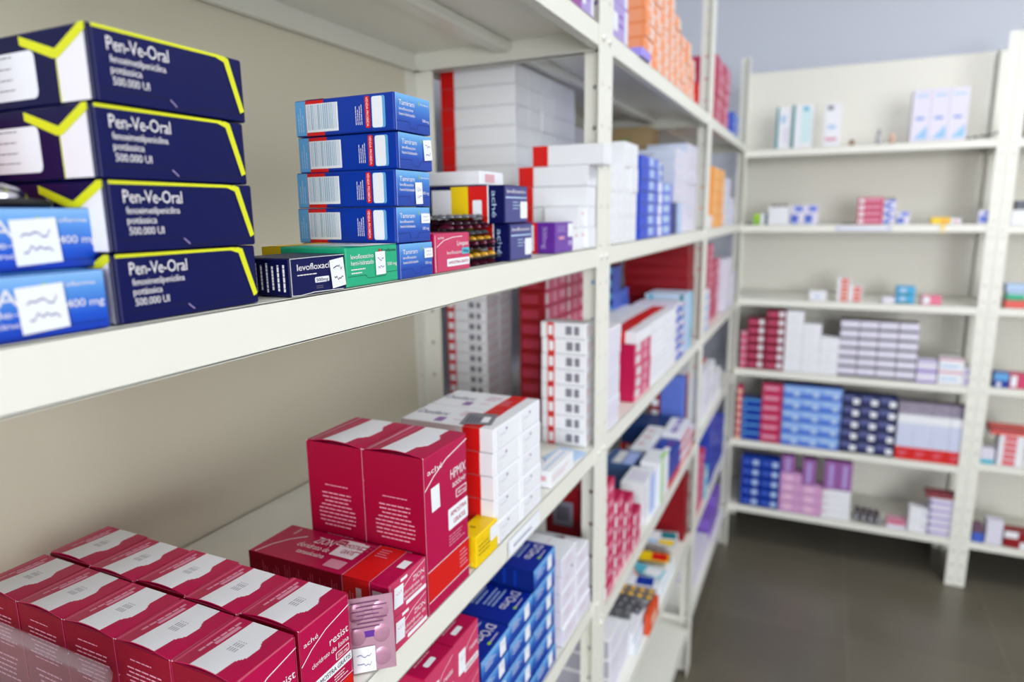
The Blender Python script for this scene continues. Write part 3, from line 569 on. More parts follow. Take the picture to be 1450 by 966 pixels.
# tall crimson pair
HX = (0.0625, 0.0735, 0.1455)
def hp_lid(u, v):
    if 0.30 < u < 0.72 or (0.72 <= u < 0.81 and 0.24 + (u - .72) * 1.4 < v < 0.76 - (u - .72) * 1.4): return WHITE
    if 0.08 < u < 0.11: return SOFTPINK
    if 0.2 < u < 0.24 and v > 0.3: return CPINK
    return CRIM
def hpmix():
    b, f = arched(HX, CRIM, hp_lid, 'hp', 0.0035)
    b.rect('S', 0.0, 0.0, 1, 1, mat('crimson_side_card', (158, 2, 50), 0.42, spec=0.25)); 
    b.micro('S', 0.3, 0.72, 0.72, 0.74, 1, SOFTPINK, seed=2, centre=True); b.micro('S', 0.15, 0.45, 0.85, 0.69, 9, SOFTPINK, seed=4, centre=True); b.micro('S', 0.25, 0.31, 0.8, 0.41, 4, SOFTPINK, seed=6, centre=True); b.micro('S', 0.2, 0.2, 0.85, 0.27, 3, SOFTPINK, seed=8, centre=True)
    b.text('F', 0.06, 0.885, 0.34, 0.035, 'aché', WHT_INK); b.line('F', [(0.0, 0.80), (0.2, 0.86), (0.5, 0.92), (1, 0.965)], 0.0012, WHT_INK)
    b.text('F', 0.58, 0.765, 0.38, 0.065, 'HPMIX', WHT_INK); b.text('F', 0.62, 0.705, 0.34, 0.045, 'aciclovir', WHT_INK); b.rrect('F', 0.7, 0.62, 0.97, 0.675, WHT_INK, 2, .001); b.rrect('F', 0.715, 0.626, 0.955, 0.669, CRIM, 3, .001); b.text('F', 0.74, 0.637, 0.19, 0.022, '400 mg', WHT_INK, 4)
    b.rrect('F', 0.5, 0.44, 0.99, 0.58, PAPER, 2, .0014); b.text('F', 0.55, 0.525, 0.4, 0.032, 'AMOSTRA', CRIM, 4); b.text('F', 0.62, 0.465, 0.3, 0.032, 'GRÁTIS', CRIM, 4)
    b.micro('F', 0.5, 0.33, 0.98, 0.41, 4, SOFTPINK, seed=5); b.rect('F', 0, 0.09, 1, 0.28, REDB, 2); b.line('F', [(0, 0.285), (1, 0.285)], 0.0008, WHT_INK, 3); b.line('F', [(0, 0.085), (1, 0.085)], 0.0008, WHT_INK, 3); b.micro('F', 0.75, 0.12, 0.98, 0.25, 5, SOFTPINK, 3, seed=6)
    b.line('S', [(0.994, 0), (0.994, 1)], 0.0005, SOFTPINK)
    o = b.build('medicine_box'); f.build('lid_flap', o); return o
h0 = hpmix(); sticker(h0, HX[0] / 2 + 0.0007, -0.021, 0.105, 0.0135, 0.022, 0.03, 0)
put(h0, HX, 0.0, 0.446, B, 'tall crimson box with white lid at the shelf edge, aisle side of the pair', group='pair of tall crimson boxes')
h1 = clone(h0); put(h1, HX, -0.0632, 0.446, B, 'tall crimson box with white lid, wall side of the pair', group='pair of tall crimson boxes')
# leaning pink blister pack
b = MB(); b.box(-0.0005, 0.0005, -0.019, 0.019, 0, 0.06, PINKPL, 0.0004)
for j in range(3):
    for k in (-1, 1):
        cy, cz = k * 0.009, 0.011 + j * 0.0185; K = 14
        vs = [(0.0005 + 0.0007 * math.sin(math.radians(q)), cy + 0.0065 * math.cos(math.radians(q)) * math.cos(2 * math.pi * i / K), cz + 0.0075 * math.cos(math.radians(q)) * math.sin(2 * math.pi * i / K)) for q in (0, 35, 65, 88) for i in range(K)]
        b.add(vs, [(q * K + i, q * K + (i + 1) % K, (q + 1) * K + (i + 1) % K, (q + 1) * K + i) for q in range(3) for i in range(K)], mat('pink_pocket', (186, 136, 162), 0.25, 0.3), True)
b.box(0.0006, 0.0008, -0.004, 0.010, 0.028, 0.033, PURP)
for k in range(7):
    b.box(0.0013, 0.0014, -0.013 + (k % 2) * .004, 0.008 + (k % 3) * .003, 0.036 + k * 0.0033, 0.0368 + k * 0.0033, mat('plum_ink', (120, 60, 110), .5))
o = b.build('blister_pack'); sticker(o, 0.0016, -0.005, 0.011, 0.017, 0.02, 0.0, 2, INK, seed=12)
one(o, (-0.004, 0.368, B + 0.0005), 'pink foil blister pack leaning upright against the long crimson boxes', 'blister pack', rz=-0.85, ry=-0.1)
# white boxes with red band (two columns of five)
DX = (0.112, 0.0625, 0.0257)
def dexi():
    b = Box(*DX, WHITE); X = lambda x: 1 + x / DX[0]
    for F in ('S', 'P'): b.rect(F, X(-.036), 0, X(-.0155), 1, REDB, 2)
    b.rect('S', 0, 0, X(-.036), 1, OFFW, 1)
    b.text('P', 0.04, 0.42, 0.34, 0.2, 'Dexilant', mat('slate_ink', (120, 118, 150), 0.5), 3); b.rrect('P', 0.33, 0.1, 0.42, 0.32, mat('mauve_print', (150, 110, 170), .5), 3, .001)
    b.text('P', 0.5, 0.25, 0.1, 0.08, 'dexlansoprazol', SOFTPINK, 3); b.micro('P', 0.48, 0.5, 0.66, 0.8, 3, SOFTPINK, 3, seed=4); b.micro('P', X(-.033), 0.3, X(-.019), 0.65, 3, SOFTPINK, 3, seed=5)
    b.line('S', [(0, 0.03), (1, 0.03)], 0.0004, GREYINK, 3)
    o = b.build('medicine_box')
    f = Box(0.0012, DX[1] - 0.009, DX[2] - 0.002, WHITE, 0.0004); f.rect('F', 0.4, 0.72, 0.47, 0.84, mat('mauve_print', (150, 110, 170), .5), 2); f.text('F', 0.12, 0.6, 0.3, 0.1, 'Dexilant', mat('pale_slate_ink', (190, 188, 208), .5), 2); f.line('F', [(0.02, 0.97), (0.02, 0.2), (0.06, 0.03), (0.95, 0.03)], 0.0005, mat('card_shadow_line', (196, 194, 206), .6), 2); f.micro('F', 0.1, 0.2, 0.3, 0.4, 2, OFFW)
    g2 = f.build('end_flap', o); g2.location = (DX[0] / 2 + .0003, 0.002, 0.001); return o
d0 = dexi()
stack(d0, DX, 'white box with red band', 'block beside the tall crimson pair', 'white boxes with red band beside the tall crimson boxes', -0.001, 0.5795, B, 2, [5, 5])
s0 = MB(); s0.box(-0.017, 0.017, -0.0185, 0.0185, 0, 0.0006, mat('dull_silver_foil', (150, 150, 160), 0.4, 0.5), 0.0002)
s0.box(0.004, 0.012, -0.012, 0.006, 0.0006, 0.0008, PAPER); 
for k in range(4): s0.box(-0.012 + 0.004 * k, -0.0105 + 0.004 * k, -0.014, 0.012 - k * 0.003, 0.0006, 0.0007, mat('violet_grey_ink', (90, 80, 110), .5))
one(s0.build('blister_pack'), (-0.031, 0.606, B + 5 * (DX[2] + .0002) + 0.0012), 'flat silver blister strip lying on the white boxes with red band', 'blister pack', rz=0.25)
# yellow box
YL = (0.024, 0.048, 0.0335)
b = Box(*YL, YELL); b.rrect('S', 0.4, 0.2, 0.6, 0.4, GREYINK, 2); b.micro('F', 0.1, 0.3, 0.8, 0.7, 3, mat('brown_ink', (150, 110, 20), .5), 2, seed=3); b.micro('P', 0.3, 0.3, 0.7, 0.5, 1, mat('brown_ink', (150, 110, 20), .5)); b.rrect('F', 0.62, 0.45, 0.97, 0.9, PAPER, 3); b.line('F', [(0.02, 0.82), (0.3, 0.8), (0.34, 0.72), (0.62, 0.72), (0.66, 0.8), (0.98, 0.82)], 0.0004, mat('dark_yellow', (205, 165, 0), .5), 2)
put(b.build('medicine_box'), YL, 0.0005, 0.5335, B, 'small bright yellow box on the very edge of the third shelf')
# strip label on the lip
b = MB(); b.box(0.0, 0.0006, -0.045, 0.045, -0.011, 0.009, mat('label_strip_paper', (226, 228, 236), 0.5))
b2 = Box(0.0006, 0.09, 0.02, PAPER, 0); 
o = b.build('shelf_label'); tx = Box(0.0008, 0.08, 0.014, PAPER, 0); tx.micro('F', 0.05, 0.25, 0.75, 0.75, 1, mat('blue_grey_ink', (120, 128, 170), .6), seed=6); t2 = tx.build('printed_slip', o); t2.location = (0.0009, 0.002, -0.008)
one(o, (0.0003, 0.652, B - 0.0145), 'narrow paper label stuck on the lip of the third shelf', 'label')
# small things right of the white block
SB = (0.022, 0.085, 0.022)
b = Box(*SB, WHITE); b.rect('S', 0.3, 0.4, 0.7, 0.7, PINKINK); b.micro('F', 0.05, 0.3, 0.9, 0.7, 2, PINKINK); b.line('P', [(0.5, 0.05), (0.5, .95)], 0.003, PALEB, 1)
put(b.build('medicine_box'), SB, -0.004, 0.745, B, 'slim white box lying at the shelf edge past the white block')
for k, (x, y, m_, lb, rz) in enumerate(((-0.06, 0.80, PAPER, 'folded white leaflet lying behind the slim white box', 0.3), (-0.03, 0.875, PALEB, 'pale blue leaflet lying by the upright on the third shelf', -0.2))):
    b = MB(); 
    for q in range(3): b.box(-0.022 + q * .0012, 0.022 - q * .0012, -0.03 + q * .001, 0.03, q * 0.0012, q * 0.0012 + 0.0009, m_)
    one(b.build('leaflet'), (x, y - (0.02 if k else 0), B + 0.0004), lb, 'leaflet', rz=rz)
# red-framed square boxes (front pile by upright, rear pile)
def redsq(d, name='medicine_box', sq=(0.14, 0.30)):
    b = Box(*d, WHITE); b.rect('S', sq[0], 0, sq[1], 1, REDB); b.rrect('S', sq[0] + 0.03, 0.2, sq[1] - 0.03, 0.82, PAPER, 2, .0015)
    b.rect('S', 0.56, 0.25, 0.70, 0.8, mat('barcode_grey', (128, 126, 140), .5)); b.rect('S', 0.75, 0.25, 0.86, 0.8, mat('barcode_grey', (128, 126, 140), .5)); b.line('S', [(0, 0.03), (1, 0.03)], 0.0004, GREYINK, 2)
    b.micro('F', 0.1, 0.2, 0.9, 0.8, 3, PINKINK, seed=4); return b.build(name)
Q1 = (0.07, 0.034, 0.0233); q1 = redsq(Q1)
stack(q1, Q1, 'white box with red framed square', 'pile beside the upright', 'white boxes with red squares beside the upright', -0.011, 0.904, B, 1, [8])
Q2 = (0.076, 0.05, 0.0183); q2 = redsq(Q2, sq=(0.0, 0.2))
stack(q2, Q2, 'white box with red framed square', 'rear corner pile', 'white boxes with red squares in the rear corner', -0.214, 0.985, B, 2, [14, 14])
CS = (0.045, 0.1, 0.0245)
b = Box(*CS, DRED); b.rect('S', 0.1, 0.2, 0.75, 0.75, mat('dull_crimson_print', (164, 40, 66), 0.5)); b.rect('F', 0.01, 0.04, 0.99, 0.98, ROSE, 1); b.rrect('F', 0.06, 0.15, 0.16, 0.85, OFFW, 2); b.rrect('F', 0.4, 0.15, 0.52, 0.85, SOFTPINK, 2); b.rrect('F', 0.68, 0.3, 0.94, 0.8, SOFTPINK, 2); b.micro('F', 0.2, 0.2, 0.36, 0.8, 3, SOFTPINK)
stack(b.build('medicine_box'), CS, 'crimson box', 'tall pile behind the red squares', 'crimson boxes piled behind the red squares', -0.108, 0.985, B, 2, [10, 10])
# plastic tub at the lower frame corner
b = MB()
def rr_ring(cx, cy, hx, hy, r, z, K=6):
    pts = []
    for sx, sy, t0 in ((1, -1, -90), (1, 1, 0), (-1, 1, 90), (-1, -1, 180)):
        for k in range(K + 1): t = math.radians(t0 + 90 * k / K); pts.append((cx + sx * (hx - r) + r * math.cos(t), cy + sy * (hy - r) + r * math.sin(t), z))
    return pts
rings = [rr_ring(0, 0, .085, .06, .018, 0.001), rr_ring(0, 0, .09, .065, .02, 0.03), rr_ring(0, 0, .096, .07, .022, 0.058), rr_ring(0, 0, .1015, .0755, .024, 0.059), rr_ring(0, 0, .103, .077, .025, 0.064), rr_ring(0, 0, .1, .074, .024, 0.066),
         rr_ring(0, 0, .0945, .0685, .021, 0.062), rr_ring(0, 0, .0885, .0635, .0185, 0.03), rr_ring(0, 0, .083, .058, .017, 0.0028)]
n = len(rings[0]); vs = [p for r in rings for p in r]
b.add(vs, [(k * n + i, k * n + (i + 1) % n, (k + 1) * n + (i + 1) % n, (k + 1) * n + i) for k in range(len(rings) - 1) for i in range(n)] + [list(range(n))[::-1], list(range(8 * n, 9 * n))], PLASTIC, True)
ks = b.slot(RIMPL)
for q in range(2 * n, 6 * n): b.mi[q] = ks
one(b.build('plastic_tub'), (-0.19, 0.1585, B), 'frosted clear plastic tub with rounded rim at the lower frame corner', 'tub')
for k, (x, y, m_, c_, lb) in enumerate(((-0.215, 0.175, SILVER, CAPG, 'silver blister pack lying inside the plastic tub'), (-0.235, 0.15, DFOIL, CAPB, 'dark blister pack under the silver one inside the tub'))):
    o = blister(0.055, 0.08, 3, 5, m_, c_); one(o, (x, y, B + 0.0145 - 0.009 * k), lb, 'blister pack', rz=1.2 + k * 0.5)
# ======================= near bay, fourth shelf
DO = (0.125, 0.071, 0.028)
def dorto():
    b = Box(*DO, BLUE); b.rect('F', 0.0, 0.0, 1, 1, TAMG, 1)
    b.rect('P', 0.02, 0.02, 0.98, 0.98, mat('deep_royal_card', (6, 36, 150), .35), 1); b.text('P', 0.80, 0.9, 0.1, 0.55, "D'Orto", WHT_INK, 3, rot=270); b.micro('P', 0.62, 0.35, 0.76, 0.9, 3, PALEB, 3, vert=True, seed=2); b.micro('P', 0.5, 0.3, 0.6, 0.9, 2, PALEB, 3, vert=True, seed=6); b.rrect('P', 0.22, 0.3, 0.4, 0.8, PALEB, 3, .003)
    b.rrect('P', 0.93, 0.42, 0.96, 0.5, LIME, 3); b.micro('P', 0.93, 0.5, 0.96, 0.9, 1, WHT_INK, 3, vert=True)
    b.rect('S', 0, 0, 1, 1, DBLUE, 1); 
    for k in range(5): b.rect('S', 0.3 + k * .12, 0.1, 0.33 + k * .12, 0.85, BLUE, 2)
    b.micro('F', 0.12, 0.4, 0.5, 0.8, 3, WHT_INK, 3, seed=3); b.tab('F', 0.25, DBLUE)
    o = b.build('medicine_box'); sticker(o, DO[0] / 2 + .0008, 0.015, 0.015, 0.014, 0.018, 0.05, 1, INK, seed=14); return o
k0 = dorto()
stack(k0, DO, 'royal blue box', 'fourth shelf pile', 'royal blue boxes on the fourth shelf', -0.003, 0.545, C1, 3, [5, 5, 6], jit=0.003)
CB = (0.1, 0.05, 0.05)
b = Box(*CB, CRIM); b.rect('F', 0, 0, 1, 1, ROSE); b.text('F', 0.62, 0.5, 0.34, 0.12, 'resist', WHT_INK); b.line('F', [(0.3, 0.5), (0.6, 0.72), (0.98, 0.86)], 0.0006, WHT_INK); b.rrect('F', 0.4, 0.15, 0.98, 0.3, PAPER, 2); b.text('F', 0.45, 0.18, 0.48, 0.08, 'AMOSTRA GRÁTIS', CRIM, 4); b.rrect('P', 0.88, 0.3, 0.94, 0.6, PAPER, 2); b.micro('P', 0.75, 0.2, 0.85, 0.8, 2, SOFTPINK, vert=True)
cb = b.build('medicine_box'); sticker(cb, CB[0] / 2 + .0007, -0.01, 0.024, 0.013, 0.024, -0.05, 1, SOFTPINK, seed=15)
stack(cb, CB, 'crimson box with sticker', 'below the long crimson boxes', 'crimson boxes on the fourth shelf', 0.0, 0.434, C1, 2, [4, 4], jit=0.001)
WW = (0.135, 0.06, 0.0265)
b = Box(*WW, WHITE); b.line('S', [(0, 0.03), (1, 0.03)], 0.0005, GREYINK); b.line('P', [(0.72, 0.05), (0.72, 0.95)], 0.0012, PINKINK); b.line('P', [(0.62, 0.1), (0.62, 0.6)], 0.001, PINKINK); b.rrect('F', 0.06, 0.06, 0.94, 0.94, LILACW, 1, .003); b.micro('F', 0.3, 0.4, 0.7, 0.7, 2, PINKINK); b.rect('S', 0, 0, 1, 1, LILACW, 1)
ww = b.build('medicine_box')
stack(ww, WW, 'white box', 'pile beside the royal blue boxes', 'white boxes on the fourth shelf', -0.003, 0.787, C1, 2, [5, 4], jit=0.004)
for k in range(2):
    o = blister(0.06, 0.09, 3, 5, SILVER if k else mat('grey_foil', (120, 118, 130), 0.3, 0.6), CAPG) ; one(o, (-0.05 - k * 0.03, 0.85 - 0.01 * k, C1 + 4 * WW[2] + 0.0008 + k * 0.005), ['grey blister pack lying on the white boxes of the fourth shelf', 'silver blister pack topmost on the white boxes, fourth shelf'][k], 'blister pack', rz=0.5 + k)
BR = (0.066, 0.09, 0.098)
b = Box(*BR, DRED); b.rrect('S', 0.2, 0.3, 0.75, 0.75, mat('barcode_grey', (128, 126, 140), .5), 1); b.rrect('S', 0.3, 0.4, 0.65, 0.66, mat('barcode_dark', (96, 90, 104), .5), 2)
br = b.build('medicine_box'); put(br, BR, -0.044, 0.985, C2 + 0.0, 'lower dark red carton with grey square, behind the upright on fourth shelf', group='dark red cartons with grey squares')
o = clone(br); put(o, BR, -0.043, 0.986, C2 + 0.0985, 'upper dark red carton with grey square, behind the upright on fourth shelf', group='dark red cartons with grey squares')
# ======================= middle bay
def simple(d, base, name='medicine_box', f=None):
    b = Box(*d, base)
    if f: f(b)
    return b.build(name)
# top shelf: lilac and orange blocks
def f_(b):
    b.rect('F', 0.02, 0.02, 0.98, 0.98, LPURP); b.rect('F', 0.75, 0.05, 0.98, 0.95, LILACW, 2); b.rrect('F', 0.1, 0.2, 0.35, 0.7, WHITE, 2); b.micro('F', 0.4, 0.3, 0.7, 0.8, 2, VIOL, seed=2)
d = (0.1, 0.0875, 0.05); stack(simple(d, LPURP, f=f_), d, 'lilac and white box', 'top shelf beside the upright', 'lilac boxes on the top shelf', -0.003, 0.981, T, 1, [4])
d = (0.08, 0.05, 0.045); stack(simple(d, MAUVE, f=f_), d, 'mauve box', 'top shelf just before the upright', 'mauve boxes at the upright', -0.002, 0.845, T, 1, [2])
def f_(b):
    b.rect('S', 0.3, 0.1, 0.9, 0.9, mat('salmon_print', (240, 158, 116), .5)); b.rect('F', 0.02, 0.04, 0.98, 0.96, ORAL); b.rect('F', 0.06, 0.15, 0.36, 0.85, ORANGE, 2); b.rrect('F', 0.66, 0.2, 0.88, 0.85, OFFW, 2); b.rect('F', 0.42, 0.3, 0.6, 0.6, mat('salmon_print', (240, 158, 116), .5), 2)
d = (0.085, 0.0595, 0.0235); stack(simple(d, ORANGE, f=f_), d, 'orange box', 'top shelf block', 'orange boxes on the top shelf', -0.008, 1.205, T, 8, [8, 8, 7, 7, 6, 5, 5, 4], jit=0.004)
d = (0.05, 0.06, 0.014); put(simple(d, mat('bluish_lilac_card', (164, 148, 236), .45)), d, 0.004, 1.13, T, 'flat lilac blue box lying before the orange block')
d = (0.05, 0.012, 0.05); put(simple(d, REDB), d, -0.004, 1.70, T, 'thin red box standing at the end of the orange block')
# second shelf
def f_(b):
    b.rrect('F', 0.06, 0.08, 0.94, 0.96, OFFW, 1, .006); b.rrect('F', 0.1, 0.12, 0.9, 0.94, WHITE, 2, .006); b.micro('F', 0.3, 0.4, 0.7, 0.7, 2, LILACW, 3)
d = (0.09, 0.0425, 0.0395); stack(simple(d, WHITE, f=f_), d, 'white box', 'second shelf beyond the upright', 'white boxes just beyond the upright', -0.003, 0.981, A, 4, [3, 3, 4, 4], jit=0.003)
def f_(b):
    b.rect('F', 0.0, 0.0, 0.42, 1, mat('bright_blue_card', (34, 74, 208), .4)); b.rect('F', 0.42, 0, 1, 1, mat('periwinkle_print', (110, 128, 224), .45)); b.rrect('F', 0.5, 0.3, 0.7, 0.95, PALEB, 2); b.micro('F', 0.08, 0.3, 0.36, 0.6, 2, MIDB, 2); b.rect('F', 0, 0, 1, 0.12, BLUE, 3)
d = (0.09, 0.14, 0.0205); stack(simple(d, mat('bright_blue_card', (34, 74, 208), .4), f=f_), d, 'bright blue box', 'second shelf, middle bay', 'bright blue boxes in the middle bay', -0.003, 1.166, A, 1, [7])
def f_(b):
    b.rect('F', 0.0, 0.0, 1, 1, mat('periwinkle_print', (110, 128, 224), .45)); b.rrect('F', 0.02, 0.1, 0.24, 0.95, PAPER, 2); b.rrect('F', 0.4, 0.3, 0.85, 0.9, PALEB, 2)
d = (0.09, 0.125, 0.0205); stack(simple(d, MIDB, f=f_), d, 'periwinkle box with white patch', 'after the bright blue pile', 'periwinkle boxes in the middle bay', -0.003, 1.308, A, 1, [5])
d = (0.06, 0.05, 0.018); p = simple(d, WHITE, f=lambda b: (b.rect('F', .05, .1, .5, .9, PALEB), b.rect('F', .55, .1, .95, .9, MIDB))); stack(p, d, 'white and blue box', 'on the periwinkle boxes', 'white and blue boxes on the periwinkle ones', -0.006, 1.31, A + 5 * .0207 + .0005, 1, [2])
d = (0.08, 0.11, 0.022); p = simple(d, DBLUE, f=lambda b: b.rect('F', .5, 0, 1, 1, PALEB)); stack(p, d, 'dark blue box', 'foot of tall white block', 'dark blue boxes at the white block', -0.003, 1.44, A, 1, [3])
def f_(b):
    b.rect('F', 0, 0, 1, 1, LILACW); b.micro('F', 0.15, 0.3, 0.75, 0.7, 2, PALEB, 2); b.micro('S', 0.2, 0.35, 0.7, 0.7, 1, GREYINK)
d = (0.1, 0.145, 0.0232); stack(simple(d, mat('bluish_white_card', (208, 216, 236), .45), f=f_), d, 'bluish white box', 'tall block', 'bluish white boxes in the middle bay', -0.022, 1.556, A, 2, [8, 9], jit=.003)
d = (0.03, 0.03, 0.02); put(simple(d, REDB), d, -0.10, 1.50, A + 0.0, 'little red box behind the dark blue ones')
d = (0.05, 0.06, 0.155); put(simple(d, ORR, f=lambda b: b.rect('S', .1, .1, .9, .9, ORANGE)), d, -0.126, 1.64, A, 'orange red carton standing behind the bright blue pile')
d = (0.17, 0.1, 0.262); put(simple(d, mat('kraft_card', (176, 150, 108), .7), f=lambda b: b.rrect('S', .5, .7, .7, .9, mat('dull_green_print', (140, 150, 96), .6))), d, -0.128, 1.755, A, 'tall brown kraft carton at the rear of the second shelf', cat='carton')
# third shelf
def f_(b):
    b.rrect('F', 0.04, 0.05, 0.96, 0.92, LILACW, 1, .003); b.line('F', [(0, .02), (1, .02)], .0008, PALEB, 2)
d = (0.1, 0.078, 0.0235); stack(simple(d, WHITE, f=f_), d, 'white box', 'third shelf beyond the upright', 'white boxes beyond the upright on the third shelf', -0.003, 0.983, B, 1, [7], jit=.003)
def f_(b):
    b.rect('S', .0, 0, .6, 1, ROSE); b.rect('S', .08, .25, .5, .8, SOFTPINK, 2); b.rect('S', .6, 0, 1, 1, CRIM); b.rect('F', 0, 0, 1, 1, CPINK); b.rrect('F', .1, .2, .35, .9, OFFW, 2); b.rrect('F', .55, .15, .8, .8, SOFTPINK, 2); b.rect('F', .85, 0, .95, 1, CRIM, 2)
d = (0.1, 0.125, 0.0215); stack(simple(d, CRIM, f=f_), d, 'crimson and pink box', 'under the red striped white box', 'crimson and pink boxes on the third shelf', -0.006, 1.168, B, 1, [5], jit=.002)
def f_(b):
    b.rect('S', .58, 0, .82, 1, REDB); b.rect('P', .58, 0, .82, 1, REDB); b.rect('S', 0, 0, .58, 1, LILACW, 1); b.rrect('F', .04, .06, .96, .94, LILACW, 1, .003); b.rrect('F', .08, .12, .92, .9, WHITE, 2, .003)
d = (0.13, 0.118, 0.0215); w3 = simple(d, WHITE, f=f_); stack(w3, d, 'white box with red stripe', 'next to crimson and pink boxes', 'white boxes with red stripe on the third shelf', -0.003, 1.297, B, 2, [6, 6], jit=.003)
o = clone(w3); put(o, d, -0.003, 1.172, B + 5 * .0217 + .0003, 'white box with red stripe lying on the crimson and pink boxes')
def f_(b):
    b.rect('F', 0, 0, 1, .5, MIDB); b.rect('F', 0, .5, 1, 1, LILACW); b.rect('F', .3, .2, .6, .8, MIDB, 2)
d = (0.1, 0.085, 0.022); stack(simple(d, LILACW, f=f_), d, 'white box with blue stripe', 'next to the red striped boxes', 'blue striped boxes on the third shelf', -0.004, 1.54, B, 1, [6], jit=.004)
def f_(b):
    b.rect('S', 0, 0, 1, .2, SOFTPINK); b.rect('S', .86, 0, .95, 1, TEALD); b.rect('S', .1, .3, .2, 1, CYAN); b.rect('F', 0, 0, 1, 1, PALEB); b.rect('F', .7, 0, 1, 1, CYAN, 2)
d = (0.1, 0.1, 0.024); stack(simple(d, mat('ice_blue_card', (196, 216, 238), .45), f=f_), d, 'ice blue box', 'far end of middle bay', 'ice blue boxes on the third shelf', -0.003, 1.642, B, 1, [6], jit=.002)
def f_(b):
    b.micro('S', .15, .35, .8, .65, 1, mat('dull_red_print', (170, 40, 60), .5)); b.line('S', [(0, .03), (1, .03)], .0008, mat('dark_maroon_line', (90, 0, 14), .5))
d = (0.17, 0.09, 0.029); stack(simple(d, DRED, f=f_), d, 'dark red box', 'behind the ice blue boxes', 'dark red boxes behind the ice blue ones', -0.02, 1.76, B, 1, [9], jit=.003)
d = (0.06, 0.07, 0.028); p = simple(d, BLUE, f=lambda b: (b.rect('S', 0, .5, 1, 1, LBLUE), b.rrect('S', .1, .2, .4, .8, PALEB, 2), b.rect('F', 0, 0, 1, 1, MIDB))); stack(p, d, 'blue box', 'rear, beyond the upright', 'blue boxes at the rear of the third shelf', -0.125, 1.43, B, 2, [8, 6], jit=.004)
d = (0.1, 0.16, 0.03); p = simple(d, DRED, f=f_); stack(p, d, 'long dark red box', 'rear wall side', 'long dark red boxes at the rear', -0.20, 1.60, B, 1, [8])
# fourth shelf
d = (0.036, 0.062, 0.0255)
def f_(b):
    b.rect('F', 0, 0, 1, 1, ROSE); b.rrect('F', .12, .1, .3, .9, PAPER, 2); b.rrect('F', .5, .2, .9, .6, SOFTPINK, 2); b.rect('S', 0, 0, 1, 1, CRIM)
stack(simple(d, CRIM, f=f_), d, 'crimson box with sticker', 'fourth shelf beyond the upright', 'crimson boxes beyond the upright', -0.004, 0.983, C2, 4, [8, 6, 5, 3], jit=.004)
def f_(b):
    b.rect('F', .5, 0, 1, 1, mat('powder_blue_print', (170, 188, 240), .45)); b.rrect('P', .1, .2, .9, .8, LILACW); b.rect('F', 0, 0, .2, 1, LILACW, 2)
d = (0.052, 0.098, 0.09); put(simple(d, WHITE, f=f_), d, -0.012, 1.295, C2, 'big white box with powder blue panel, fourth shelf')
def f_(b):
    b.rect('F', 0.1, 0, .4, 1, mat('apple_green_print', (176, 222, 150), .45)); b.poly('P', [(0.7, .5), (1, .3), (1, .95), (.8, .95)], mat('apple_green_print', (176, 222, 150), .45))
d = (0.045, 0.092, 0.1); put(simple(d, WHITE, f=f_), d, -0.003, 1.400, C2, 'big white box with apple green panel, fourth shelf')
def f_(b):
    b.rect('F', 0, 0, 1, .25, REDB); b.rrect('F', .2, .4, .5, .8, BLUE, 2); b.rrect('P', .5, .1, .8, .5, PAPER); b.rect('P', .5, .55, .8, .9, PURP); b.rect('S', 0, 0, 1, .25, REDB, 2)
d = (0.05, 0.13, 0.08); put(simple(d, BLUE, f=f_), d, -0.003, 1.505, C2, 'blue box with red foot and white spots, fourth shelf')
def f_(b):
    b.rect('F', 0, 0, 1, .4, REDB); b.rect('F', .0, .4, 1, 1, LILACW); b.rrect('P', .4, .2, .7, .5, VIOL); b.rrect('P', .4, .6, .7, .9, VIOL)
d = (0.05, 0.07, 0.03); stack(simple(d, WHITE, f=f_), d, 'white violet spotted box', 'fourth shelf far end', 'violet spotted boxes', -0.004, 1.645, C2, 3, [3, 3, 2], jit=.003)
d = (0.04, 0.19, 0.09); put(simple(d, WHITE, f=lambda b: b.micro('P', .2, .1, .8, .9, 3, PINKINK)), d, -0.058, 1.503, C2, 'long white box behind the blue and red one')
def f_(b):
    b.rect('S', 0, 0, 1, .35, REDB); b.rrect('S', .15, .08, .3, .28, PAPER, 2); b.rrect('S', .65, .08, .8, .28, PAPER, 2)
d = (0.11, 0.11, 0.085); put(simple(d, mat('petrol_card', (10, 52, 110), .4), f=f_), d, -0.066, 1.70, C2, 'petrol blue carton with red foot, rear of fourth shelf')
d = (0.07, 0.1, 0.085); put(simple(d, mat('slate_blue_card', (70, 100, 150), .45), f=lambda b: (b.rect('P', .3, .1, .6, .9, OFFW), b.rect('P', .65, .1, 1, .9, mat('powder_blue_print', (170, 188, 240), .45)))), d, -0.068, 1.40, C2, 'slate blue box behind the big white ones')
d = (0.065, 0.035, 0.032); q_ = simple(d, mat('periwinkle_card', (96, 120, 210), .45)); stack(q_, d, 'periwinkle blue box', 'against the far upright', 'periwinkle boxes at the far upright', -0.034, 1.856 - .02, C2, 1, [6])
d = (0.03, 0.035, 0.032); q_ = simple(d, DRED, f=lambda b: b.rrect('S', .2, .2, .8, .8, PAPER)); stack(q_, d, 'dark red spotted box', 'beside periwinkle pile', 'dark red spotted boxes', -0.1, 1.836, C2, 1, [6])
